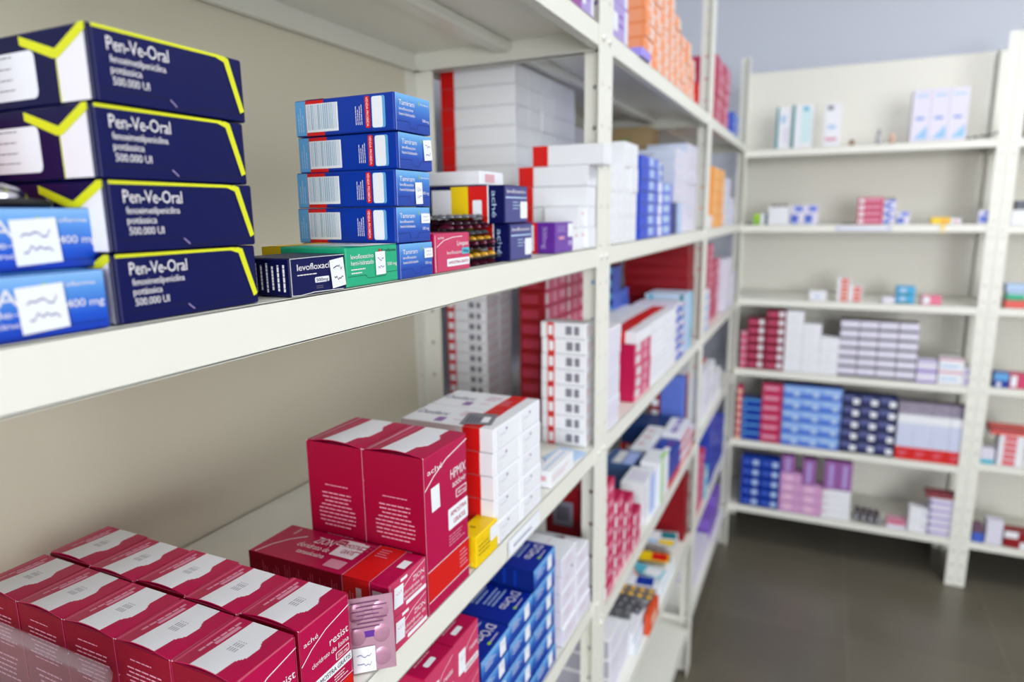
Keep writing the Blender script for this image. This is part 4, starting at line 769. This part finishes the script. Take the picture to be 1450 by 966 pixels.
# fifth shelf: white boxes, loose blister packs and leaflets, dark red block
d = (0.13, 0.07, 0.042)
def f_(b):
    b.rect('S', 0.02, .04, .98, .9, mat('grey_lilac_side', (176, 174, 190), .5)); b.rrect('F', .05, .05, .95, .95, LILACW, 1, .003); b.micro('P', .2, .2, .7, .7, 2, GREYINK)
stack(simple(d, WHITE, f=f_), d, 'white box with grey side', 'fifth shelf', 'white boxes with grey sides', -0.022, 1.10, DD, 2, [3, 2], jit=.004)
d = (0.12, 0.08, 0.025); p = simple(d, WHITE, f=lambda b: b.rect('F', 0, 0, 1, .3, PALEB)); stack(p, d, 'flat white box', 'fifth shelf under blister packs', 'flat white boxes under the blister packs', -0.012, 1.245, DD, 5, [2, 2, 1, 1, 1], jit=.005)
def wedge(b): b.rrect('F', .2, .2, .7, .7, ORAL)
d = (0.012, 0.09, 0.05); put(simple(d, ORR, f=wedge), d, -0.0, 1.325, DD, 'orange red box standing at the front of the fifth shelf')
heap = [(1.27, SILVER, CAPG, -.08), (1.32, mat('grey_foil', (120, 118, 130), .3, .6), CAPG, -.06), (1.45, DFOIL, SILVER, -.07), (1.52, SILVER, CAPB, -.09), (1.60, DFOIL, SILVER, -.06), (1.37, SILVER, CAPY, -.05)]
for k, (y, m1, m2, x) in enumerate(heap):
    zt = DD + (0.0507 if y < 1.40 else 0.0256) + 0.001 + k * 0.0006
    o = blister(0.085, 0.05, 4, 2, m1, m2, (0.007, 0.006, 0.004)); one(o, (x, y + .03, zt), '%s blister pack on the fifth shelf, %s from the middle upright' % (['silver', 'grey', 'dark', 'silver dark spotted', 'dark shiny', 'silver yellow spotted'][k], ORD[[0, 1, 3, 4, 5, 2][k]]), 'blister pack', 'loose blister packs on the fifth shelf', rz=[.1, -.2, .15, -.1, .2, 0][k])
def leaf(w, l, m1, m2, nm='leaflet'):
    b = MB(); b.box(-w / 2, w / 2, -l / 2, l / 2, 0, .0008, m1, 0); b.box(-w / 2 + .002, w / 2, -l / 2 + .001, l / 2, .0009, .0018, m1); b.box(-w / 2 + w * .55, w / 2 - .004, -l / 2 + .003, l / 2 - .003, .0019, .0021, m2); return b.build(nm)
cols = [('white leaflet with blue edge', PAPER, BLUE, 1.405, .1), ('cyan and white leaflet', CYAN, PAPER, 1.50, -.15), ('orange red leaflet', ORR, PAPER, 1.475, .5), ('yellow and red leaflet', YELL, REDB, 1.565, .1), ('pale cyan leaflet with yellow corner', PALEB, YELL, 1.655, -.1), ('red and white leaflet', REDB, PAPER, 1.42, .3), ('teal edged leaflet', PAPER, TEALD, 1.675, .2)]
for k, (nm, m1, m2, y, r) in enumerate(cols):
    one(leaf(0.10 if k != 2 else .05, 0.045, m1, m2), (-0.065 - (.04 if k in (2, 5) else 0), y + .035, DD + (.0515 if y < 1.41 else .026) + .0075 + k * .0023), nm + ' lying among blister packs on the fifth shelf', 'leaflet', 'loose leaflets on the fifth shelf', rz=r)
d = (0.1, 0.06, 0.032); p = simple(d, DRED, f=lambda b: b.line('S', [(0, .04), (1, .04)], .0008, mat('dull_red_print', (170, 40, 60), .5))); stack(p, d, 'dark red box', 'fifth shelf by far upright', 'dark red boxes on the fifth shelf', -0.012, 1.79, DD, 1, [6], jit=.002)
# bottom shelf, far bay corner
d = (0.15, 0.075, 0.038)
# ======================= corner bay of the long run
def f_(b): b.rect('F', 0, 0, .45, 1, CRIM); b.rrect('F', .5, .15, .8, .85, SOFTPINK, 2); b.micro('F', .82, .2, .95, .9, 2, CPINK)
d = (0.08, 0.14, 0.034); stack(simple(d, ROSE, f=f_), d, 'crimson and pink box', 'top shelf, corner bay', 'crimson and pink boxes on the corner top shelf', -0.004, 1.985, T, 2, [5, 5], jit=.004)
d = (0.06, 0.05, 0.04); put(simple(d, WHITE), d, -0.01, 1.92, T + 0.0, 'white box by the far upright on the top shelf')
d = (0.07, 0.07, 0.024); stack(simple(d, MIDB, f=lambda b: b.rrect('F', .3, .2, .7, .8, PALEB)), d, 'blue box', 'top shelf in the corner', 'blue boxes on the corner top shelf', -0.004, 2.40, T, 2, [3, 3])
def f_(b): b.rect('F', .4, 0, 1, 1, mat('peach_print', (250, 190, 120), .45)); b.rect('F', 0, 0, 1, .1, ORAY, 2)
d = (0.08, 0.135, 0.034); stack(simple(d, mat('bright_amber_card', (255, 158, 34), .4), f=f_), d, 'amber box', 'second shelf, corner bay', 'amber boxes in the corner bay', -0.004, 1.98, A, 2, [5, 5], jit=.003)
d = (0.05, 0.06, 0.035); put(simple(d, WHITE), d, -0.0, 1.915, A, 'white box before the amber boxes')
d = (0.1, 0.12, 0.03); stack(simple(d, LILACW, f=lambda b: b.rect('F', .3, .2, .6, .8, PALEB)), d, 'lilac white box', 'beside the amber boxes', 'lilac white boxes beside the amber ones', -0.004, 2.29, A, 2, [5, 3], jit=.003)
d = (0.1, 0.14, 0.027); stack(simple(d, ROSE, f=lambda b: (b.rect('F', 0, 0, .5, 1, CRIM), b.rrect('F', .55, .2, .9, .8, SOFTPINK, 2), b.micro('S', .2, .3, .8, .7, 1, CPINK))), d, 'crimson box', 'third shelf, corner bay', 'crimson boxes in the corner bay', -0.02, 2.05, B, 2, [9, 7], jit=.003)
d = (0.09, 0.13, 0.03); stack(simple(d, LILACW), d, 'lilac white box', 'third shelf in the corner', 'lilac white boxes on the third shelf', -0.004, 2.40, B, 2, [6, 4])
d = (0.09, 0.1, 0.03); stack(simple(d, LILACW, f=lambda b: b.rect('F', 0, 0, 1, .5, PALEB)), d, 'pale blue white box', 'before the corner crimson boxes', 'pale blue white boxes in the corner bay', -0.004, 1.93, B, 1, [4])
def f_(b): b.rect('S', .62, 0, .8, 1, ORR); b.rect('P', .62, 0, .8, 1, ORR); b.rect('F', 0, 0, .1, 1, LPURP)
d = (0.13, 0.16, 0.029); stack(simple(d, WHITE, f=f_), d, 'white orange striped box', 'fourth shelf, corner bay', 'orange striped boxes in the corner bay', -0.012, 1.96, C3, 3, [5, 5, 3], jit=.004)
def f_(b): b.rect('F', 0, 0, 1, .4, mat('indigo_print', (40, 50, 160), .45)); b.rrect('F', .2, .5, .6, .9, MIDB, 2)
d = (0.11, 0.13, 0.04); stack(simple(d, mat('indigo_blue_card', (48, 70, 180), .4), f=f_), d, 'indigo box', 'fifth shelf, corner bay', 'indigo boxes in the corner bay', -0.006, 2.18, DD, 3, [6, 5, 4], jit=.004)
d = (0.08, 0.09, 0.03); stack(simple(d, ROSE, f=lambda b: b.rrect('F', .3, .2, .7, .8, SOFTPINK)), d, 'rose box', 'fifth shelf, corner bay', 'rose boxes in the corner bay', -0.006, 1.915, DD, 2, [7, 6], jit=.003)
d = (0.04, 0.06, 0.05); stack(simple(d, CYAN, f=lambda b: b.rrect('F', .2, .2, .8, .8, PAPER)), d, 'cyan and white box', 'between rose and indigo', 'cyan boxes in the corner bay', -0.004, 2.105, DD, 1, [2])
d = (0.1, 0.13, 0.04); stack(simple(d, VIOL, f=lambda b: b.rrect('P', .1, .1, .5, .9, LPURP)), d, 'violet box', 'bottom shelf, corner bay', 'violet boxes on the bottom shelf', -0.02, 2.40, E3, 2, [2, 3], jit=.004)
d = (0.1, 0.16, 0.035); stack(simple(d, LILACW, f=lambda b: b.rect('F', 0, 0, 1, .3, LPURP)), d, 'lilac white box', 'bottom shelf, corner bay', 'lilac white boxes on the bottom shelf', -0.02, 2.06, E3, 2, [1, 1], jit=.004)

# ======================= end-wall bay (fronts face the camera side, -y)
def bput(o, d, x0, z, label, yo=0.006, rz=0.0, cat='medicine box', group=None):
    return one(o, (x0 + d[0] / 2, YB + yo + d[1] / 2, z + .0005), label, cat, group, rz)
def bs(d, base, f, look, where, group, x, z, rows, yo=0.006, jit=.0015, colword='column', gap=.0006):
    return stack(simple(d, base, f=f), d, look, where, group, x, YB + yo, z, len(rows), rows, side=True, jit=jit, colword=colword, gap=gap)
Z = BL
# top tray
bs((.048, .05, .148), WHITE, lambda b: (b.rect('S', 0, 0, .18, 1, TEALD), b.rect('S', .3, .6, .7, .8, PALEB), b.rect('S', .5, .1, .95, .5, LILACW, 2)), 'slim white and teal carton', 'top shelf, corner side', 'teal edged cartons', .102, Z[0], [1])
bs((.07, .05, .152), WHITE, lambda b: (b.rect('S', 0, 0, .13, 1, TEALD), b.rect('S', .45, .1, .95, .85, mat('mint_print', (206, 232, 234), .45), 2), b.rect('S', .5, .85, .8, .95, CYAN, 2)), 'wide white and teal carton', 'top shelf, beside the slim one', 'wide teal edged carton', .157, Z[0], [1])
bs((.054, .04, .148), WHITE, lambda b: (b.rect('S', .15, .85, .5, .95, GREYINK), b.rect('S', .2, .4, .7, .5, PALEB), b.rect('S', .1, .12, .8, .2, SOFTPINK)), 'white carton with pink line', 'standing alone, top shelf', 'white carton with pink line', .266, Z[0], [1])
bs((.0545, .05, .172), LILACW, lambda b: (b.rect('S', .25, .42, .7, .47, mat('soft_blue_print', (120, 150, 220), .5)), b.poly('S', [(.2, .05), (.9, .05), (.9, .3)], mat('sky_print', (150, 196, 234), .5), 2), b.rect('S', .2, .85, .8, .9, PALEB)), 'tall white carton, light blue corner', 'top shelf', 'tall white cartons with light blue corners', .539, Z[0], [1, 1, 1])
def bottle(m1, m2, h, r):
    b = MB(); lathe(b, [(.0003, 0), (r, 0), (r, h * .6), (r * .5, h * .7), (r * .45, h * .72)], m1, n=16); lathe(b, [(r * .55, h * .7), (r * .55, h), (.0003, h)], m2, n=16); return b.build('bottle')
one(bottle(mat('amber_glass', (150, 110, 80), .3), WHITE, .03, .009), (.36, YB + .03, Z[0] + .0005), 'tiny amber bottle on the end wall top shelf', 'bottle')
one(bottle(mat('clear_grey_glass', (186, 186, 190), .2), mat('grey_cap', (130, 130, 136), .5), .05, .009), (.445, YB + .03, Z[0] + .0005), 'tiny grey bottle on the end wall top shelf', 'bottle')
one(bottle(mat('peach_glass', (216, 180, 160), .3), ORAL, .036, .01), (.488, YB + .03, Z[0] + .0005), 'peach coloured bottle on the end wall top shelf', 'bottle')
for k, (x, l, nm) in enumerate(((.705, .06, 'dark folded blister pack beside the tall white cartons'), (.762, .042, 'dark tilted blister pack beside the end wall upright'))):
    o = blister(l, .04, 3, 2, DFOIL, CAPB, (.006, .006, .006)); one(o, (x + l / 2, YB + .035, Z[0] + .006 + k * .006), nm, 'blister pack', ry=-.16 - .2 * k)
# second tray
o = blister(.04, .04, 3, 2, DFOIL, CAPB); one(o, (.03, YB + .03, Z[1] + .001), 'dark blister pack in the corner of the end wall second shelf', 'blister pack')
bs((.022, .03, .042), LIME, lambda b: b.rect('S', .1, .1, .9, .5, mat('leaf_green_print', (120, 190, 40), .45)), 'small lime green carton', 'end wall second shelf', 'lime green carton', .041, Z[1], [1])
bs((.026, .03, .042), WHITE, lambda b: (b.rect('S', .6, 0, 1, 1, mat('dark_teal_print', (40, 80, 90), .45)),), 'small white and dark teal carton', 'end wall second shelf', 'dark teal carton', .065, Z[1], [1])
bs((.074, .05, .022), WHITE, lambda b: b.micro('S', .1, .3, .9, .6, 1, LILACW), 'white box', 'under dark blister, end wall', 'white boxes under the dark blister', .093, Z[1], [3])
o = blister(.06, .04, 3, 2, DFOIL, BLACK, (.007, .006, .008)); one(o, (.13, YB + .03, Z[1] + 3 * .0222 + .001), 'dark blister pack lying on three white boxes', 'blister pack')
fb = lambda b: (b.rect('S', .05, .1, .6, .5, MIDB), b.rect('S', .3, .65, .9, .95, mat('cornflower_print', (110, 130, 220), .45)), b.rect('S', .1, .0, .5, .1, PALEB))
bs((.0475, .05, .072), LILACW, fb, 'white and cornflower carton', 'beside the three white boxes', 'white and cornflower cartons', .171, Z[1], [1, 1])
o = blister(.042, .04, 3, 2, DFOIL, BLACK); one(o, (.371, YB + .03, Z[1] + .001), 'dark blister pack beside the small crimson boxes', 'blister pack')
bs((.081, .05, .0235), ROSE, lambda b: (b.rrect('S', .05, .2, .25, .8, PAPER), b.rect('S', .3, .4, .9, .8, SOFTPINK), b.rect('S', 0, 0, 1, .2, CRIM, 2)), 'small crimson box', 'end wall second shelf', 'small crimson boxes on the end wall', .397, Z[1], [4])
bs((.04, .05, .0285), LILACW, fb, 'small cornflower box', 'beside the small crimson boxes', 'small cornflower boxes', .4785, Z[1], [3])
o = blister(.038, .04, 2, 2, DFOIL, BLACK, (.007, .006, .006)); one(o, (.4985, YB + .03, Z[1] + 3 * .0287 + .0012), 'black blister pack on the small cornflower boxes', 'blister pack')
bs((.04, .04, .044), LILACW, fb, 'lone white and cornflower carton', 'past the crimson pile', 'lone cornflower carton', .523, Z[1], [1])
bs((.055, .04, .022), YELL, lambda b: b.rect('S', .5, .2, .9, .7, ORAY), 'yellow box', 'end wall second shelf', 'yellow box end wall', .630, Z[1], [1])
bs((.03, .04, .019), WHITE, lambda b: b.rect('S', .3, .2, .7, .7, SOFTPINK), 'tiny white and pink box', 'beside the yellow box', 'tiny white and pink box', .687, Z[1], [1])
bs((.04, .04, .045), LILACW, lambda b: (b.rect('S', .1, .1, .8, .6, MIDB), b.rect('S', .3, .7, .9, .9, MIDB)), 'cornflower carton', 'against the end wall upright', 'cornflower carton by the upright', .766, Z[1], [1])
b = MB(); b.box(-.09, .09, -.0006, 0, -.009, .009, mat('label_strip_lilac', (206, 208, 230), .5)); 
t_ = Box(.15, .0006, .01, PAPER, 0); t_.micro('S', .05, .2, .9, .8, 1, PALEB); lb_ = b.build('shelf_label'); q = t_.build('printed_slip', lb_); q.location = (0, -.0012, -.005)
one(lb_, (.42, YB - .0002, Z[1] - .0145), 'lilac strip label on the lip of the end wall second shelf', 'label')
b = MB(); b.box(-.006, .006, -.0005, 0, -.016, .012, YELL); b.box(-.004, .004, -.0007, -.0005, -.012, -.002, PAPER)
one(b.build('tag_label'), (.665, YB - .0002, Z[1] - .014), 'small yellow tag hanging on the lip below the yellow box', 'label')
# third tray
bs((.06, .04, .036), WHITE, lambda b: b.rect('S', .3, .3, .6, .6, PALEB), 'lone white box', 'end wall third shelf', 'lone white box', .256, Z[2], [1])
forr = lambda b: (b.rect('S', .3, .05, .9, .9, ORR), b.rrect('S', .1, .2, .3, .9, PAPER, 2), b.rrect('S', .5, .3, .75, .6, OFFW, 2))
bs((.042, .05, .0295), WHITE, forr, 'orange and white box', 'end wall third shelf', 'orange and white boxes', .350, Z[2], [3, 2])
bs((.04, .04, .022), LILACW, lambda b: b.rect('S', .2, .2, .8, .6, WHITE), 'low white box', 'beside the cyan carton', 'low white box', .502, Z[2], [1])
bs((.058, .05, .031), mat('sky_cyan_card', (70, 170, 220), .4), lambda b: (b.rrect('S', .2, .3, .5, .8, PALEB), b.rect('S', .1, 0, .8, .25, TEALD)), 'cyan box', 'end wall third shelf', 'cyan boxes on the end wall', .545, Z[2], [2])
bs((.06, .04, .032), mat('pink_rose_card', (232, 120, 150), .45), lambda b: b.rrect('S', .05, .1, .4, .9, PAPER), 'pink box with white patch', 'end wall third shelf', 'pink box end wall', .626, Z[2], [1])
# fourth tray
fcr = lambda b: (b.rect('S', 0, 0, 1, .18, CRIMD), b.rect('S', .08, .4, .6, .7, CPINK), b.rrect('S', .66, .3, .92, .85, PAPER, 2))
DKC = mat('wine_card', (128, 22, 52), .45)
bs((.022, .05, .03), ROSE, lambda b: (b.rect('S', 0, .5, 1, 1, SOFTPINK),), 'narrow rose box', 'end wall corner', 'narrow rose boxes', .017, Z[3], [5])
bs((.066, .06, .034), DKC, fcr, 'wine red box', 'fourth end wall shelf, shorter pile', 'wine red boxes, shorter pile', .0405, Z[3], [6])
bs((.071, .06, .034), DKC, fcr, 'wine red box', 'fourth end wall shelf, taller pile', 'wine red boxes, taller pile', .1085, Z[3], [7])
fw = lambda b: (b.line('S', [(0, .03), (1, .03)], .0012, OFFW), b.line('S', [(.02, 0), (.02, 1)], .0012, OFFW), b.micro('S', .3, .3, .7, .6, 1, LILACW))
bs((.0635, .06, .048), WHITE, fw, 'plain white box', 'between wine red and striped boxes', 'plain white boxes on the end wall', .181, Z[3], [5, 4, 3])
def fs(b): b.rect('S', 0, 0, 1, .25, mat('black_navy_stripe', (20, 24, 60), .4)); b.rect('S', 0, .25, 1, 1, LILACW); b.rect('P', 0, 0, 1, 1, mat('wine_black_top', (52, 30, 44), .5)); b.micro('S', .2, .5, .8, .7, 1, PALEB, 2)
bs((.0615, .07, .0355), mat('black_navy_stripe', (20, 24, 60), .4), fs, 'white box with black stripe', 'end wall', 'white boxes with black stripes', .3735, Z[3], [6, 6, 6, 6], jit=.0005, gap=.0028)
bs((.0635, .06, .041), LILACW, lambda b: (b.rect('S', 0, 0, 1, .15, VIOL), b.rect('S', 0, .85, 1, 1, LPURP)), 'violet striped box', 'beside the black stripes', 'violet striped boxes', .632, Z[3], [2])
bs((.075, .06, .047), WHITE, lambda b: (b.rect('S', .1, .3, .8, .5, PALEB), b.rect('S', 0, .85, 1, 1, SOFTPINK)), 'white box with pink edge', 'past the violet stripes', 'white boxes with pink edges', .700, Z[3], [2])
bs((.035, .05, .033), LILACW, lambda b: b.rect('S', .2, .2, .8, .8, LPURP), 'pale lilac box', 'at the end wall upright', 'pale lilac boxes at the upright', .776, Z[3], [2])
# fifth tray
bs((.018, .05, .032), ROSE, lambda b: b.rect('S', 0, 0, 1, .5, ORAL), 'narrow rose box', 'fifth end wall shelf corner', 'narrow rose boxes below', .015, Z[4], [7])
bs((.071, .06, .0345), BLUE, lambda b: (b.rect('S', 0, .8, 1, 1, LBLUE), b.rect('S', .05, .3, .2, .6, LBLUE)), 'royal blue box', 'fifth end wall shelf', 'royal blue boxes in the end wall corner', .0365, Z[4], [5])
bs((.075, .06, .04), ROSE, lambda b: (b.rect('S', 0, 0, 1, .3, CRIM), b.rect('S', .1, .4, .8, .75, SOFTPINK)), 'rose red box', 'fifth end wall shelf', 'rose red boxes on the end wall', .110, Z[4], [6])
def ft(b): b.rect('S', 0, 0, 1, 1, TAMG2); b.rrect('S', .55, .15, .85, .6, PALEB, 2); b.rect('S', .1, .5, .5, .7, PALEB, 2)
bs((.069, .06, .049), BLUE, ft, 'pale blue gradient box', 'end wall', 'pale blue gradient boxes', .189, Z[4], [5, 5, 5])
def fn(b): b.rect('S', .05, .5, .7, .9, mat('slate_print', (90, 96, 150), .45)); b.rrect('S', .6, .2, .95, .65, PAPER, 2); b.rect('S', 0, 0, 1, .12, BLACK, 2)
bs((.0605, .06, .046), mat('ink_navy_card', (24, 34, 92), .4), fn, 'ink navy box', 'end wall', 'ink navy boxes', .400, Z[4], [5, 5, 5])
def fr_(b): b.rect('S', 0, 0, 1, .28, REDB); b.rect('S', 0, .28, 1, .82, mat('blue_white_print', (206, 212, 236), .45)); b.rect('S', 0, .82, 1, .98, WHITE, 2); b.micro('S', .2, .08, .8, .2, 2, SOFTPINK, 2)
bs((.0555, .07, .172), WHITE, fr_, 'tall white box with red foot', 'end wall', 'tall white boxes with red feet', .589, Z[4], [1, 1, 1, 1])
bs((.055, .06, .042), mat('mauve_grey_card', (150, 140, 160), .5), lambda b: b.micro('S', .2, .3, .8, .7, 1, GREYINK), 'mauve grey box', 'on the red footed boxes', 'mauve grey boxes', .590, Z[4] + .1737, [1, 1, 1, 1], yo=.02)
# bottom tray
bs((.074, .06, .0425), BLUE, lambda b: (b.rrect('S', .6, .2, .9, .7, PALEB), b.rect('S', .1, .3, .5, .6, MIDB), b.rect('S', 0, 0, 1, .08, NAVY, 2)), 'royal blue box', 'bottom end wall shelf', 'royal blue boxes on the bottom tray', .046, Z[5], [5, 5])
fp = lambda b: (b.rrect('S', .2, .3, .6, .8, mat('pale_pink_print', (236, 196, 222), .45)), b.rect('S', 0, 0, 1, .06, MAUVE, 2))
bs((.078, .07, .041), PINKC, fp, 'orchid pink box', 'bottom end wall shelf', 'orchid pink boxes', .198, Z[5], [4, 3])
bs((.0485, .06, .07), MAUVE, lambda b: (b.rect('S', .35, .1, .65, .9, LPURP), b.line('S', [(.02, 0), (.02, 1)], .002, mat('plum_line', (110, 60, 130), .5))), 'mauve upright box', 'above the orchid pink boxes', 'mauve upright boxes', .199, Z[5] + 4 * .0412 + .001, [1]) 
bs((.0485, .06, .105), MAUVE, lambda b: (b.rect('S', .35, .1, .65, .9, LPURP), b.line('S', [(.02, 0), (.02, 1)], .002, mat('plum_line', (110, 60, 130), .5))), 'taller mauve upright box', 'above orchid pink', 'taller mauve upright boxes', .277, Z[5] + 3 * .0412 + .001, [1])
bs((.0485, .06, .115), MAUVE, lambda b: (b.rect('S', .35, .1, .65, .9, LPURP), b.line('S', [(.02, 0), (.02, 1)], .002, mat('plum_line', (110, 60, 130), .5))), 'mauve upright box', 'on the white and red boxes', 'mauve upright boxes on white ones', .357, Z[5] + .121, [1, 1])
bs((.1, .07, .03), WHITE, lambda b: (b.line('S', [(0, .03), (1, .03)], .001, OFFW), b.rect('S', 0, .8, .2, 1, SOFTPINK)), 'low white box', 'under the mauve upright boxes', 'low white boxes on the bottom tray', .356, Z[5], [4])
o = blister(.1, .06, 4, 2, DFOIL, SILVER, (.009, .008, .01)); one(o, (.52, YB + .04, Z[5] + .012), 'dark blister pack on the bottom end wall shelf', 'blister pack', ry=.08)
o = blister(.09, .06, 4, 2, SILVER, CAPB, (.009, .008, .01)); one(o, (.52, YB + .06, Z[5] + .03), 'silver blister pack on top of the dark one, bottom end wall shelf', 'blister pack', ry=.05)
bs((.064, .05, .033), SOFTPINK, lambda b: (b.rect('S', 0, 0, 1, .5, LILACW), b.rect('S', .1, .6, .9, .9, ROSE, 2)), 'flat rose and white box', 'bottom end wall shelf', 'flat rose box', .586, Z[5], [1])
bs((.061, .05, .0475), WHITE, lambda b: (b.line('S', [(0, .03), (1, .03)], .001, OFFW), b.rect('S', .7, .3, 1, .8, LILACW)), 'plain white box', 'bottom end wall shelf', 'plain white boxes on the bottom tray', .656, Z[5], [2])
bs((.1, .06, .029), LILACW, lambda b: (b.rect('S', .05, .2, .7, .5, LPURP), b.rect('S', 0, .1, .08, .6, mat('dark_violet_print', (70, 60, 130), .45), 2)), 'white box with lilac print', 'bottom end wall shelf', 'lilac printed boxes', .719, Z[5], [5])
d = (.1, .06, .016); bput(simple(d, mat('brown_red_card', (140, 60, 70), .45)), d, .705, Z[5] + 5 * .0292 + .001, 'thin brown red box on top of the lilac printed boxes')
# second end-wall bay (cut by the frame)
X = BX + .034
d = (.06, .05, .048); bput(simple(d, WHITE), d, X, -.06, 'white box past the end wall upright, second shelf')
d = (.05, .04, .03); bput(simple(d, mat('slate_grey_card', (100, 104, 116), .5)), d, X + .01, -.06 + .0495, 'slate grey box on the white one, second shelf, frame edge')
d = (.05, .05, .09); bput(simple(d, DRED, f=lambda b: b.rect('S', 0, 0, 1, .3, CYAN)), d, X + .012, .222, 'dark red and cyan box on the top shelf at the frame edge')
d = (.09, .05, .025); bput(simple(d, mat('coral_card', (226, 90, 80), .4)), d, X + .014, -.341, 'coral red flat box, third shelf at the frame edge')
d = (.05, .05, .03); bput(simple(d, GREEN, f=lambda b: b.rect('S', 0, .7, 1, 1, PALEB)), d, X + .016, -.341 + .026, 'green box lying on the coral red one')
d = (.08, .05, .025); bput(simple(d, PALEB), d, X + .012, -.341 + .057, 'pale blue flat box on top of the green one')
d = (.042, .05, .05); bput(simple(d, BLUE, f=lambda b: (b.rect('S', 0, .5, 1, 1, LBLUE), b.rrect('S', .2, .05, .5, .35, PAPER, 2))), d, X + .01, -.622, 'blue box past the end wall upright, fourth shelf')
d = (.07, .05, .05); bput(simple(d, ROSE, f=lambda b: b.rrect('S', .05, .1, .3, .9, PAPER)), d, X + .055, -.622, 'rose box with white patch, fourth shelf at the frame edge')
d = (.04, .05, .055); bput(simple(d, LILACW, f=lambda b: b.rect('S', 0, 0, 1, .3, CYAN)), d, X - .0, -.905, 'white and cyan box past the end wall upright, fifth shelf')
bs((.075, .06, .022), WHITE, lambda b: (b.rect('S', .2, .1, .7, .9, mat('coral_print', (222, 90, 100), .45)),), 'white and coral box', 'fifth shelf at frame edge', 'white and coral boxes', X + .048, -.905, [5])
d = (.12, .08, .022); bput(simple(d, mat('coral_card', (226, 90, 80), .4), f=lambda b: b.rect('S', 0, .6, 1, 1, mat('brown_red_card', (140, 60, 70), .45))), d, X + .02, -.905 + 5 * .0222 + .001, 'coral red box lying on the white and coral ones')
d = (.035, .04, .035); bput(simple(d, MIDB), d, X + .004, -1.21, 'blue box past the end wall upright, bottom shelf')
d = (.03, .04, .03); bput(simple(d, mat('brown_violet_card', (110, 80, 100), .5)), d, X + .004, -1.21 + .0365, 'brown violet box on the blue one, bottom shelf')
d = (.05, .05, .09); bput(simple(d, LILACW), d, X + .044, -1.21, 'white upright box, bottom shelf at the frame edge')
d = (.08, .06, .06); bput(simple(d, DRED, f=lambda b: (b.rect('S', 0, .6, .5, 1, PAPER), b.rect('S', .6, 0, 1, .4, PAPER))), d, X + .1, -1.21, 'dark red and white box, bottom shelf at the frame edge')
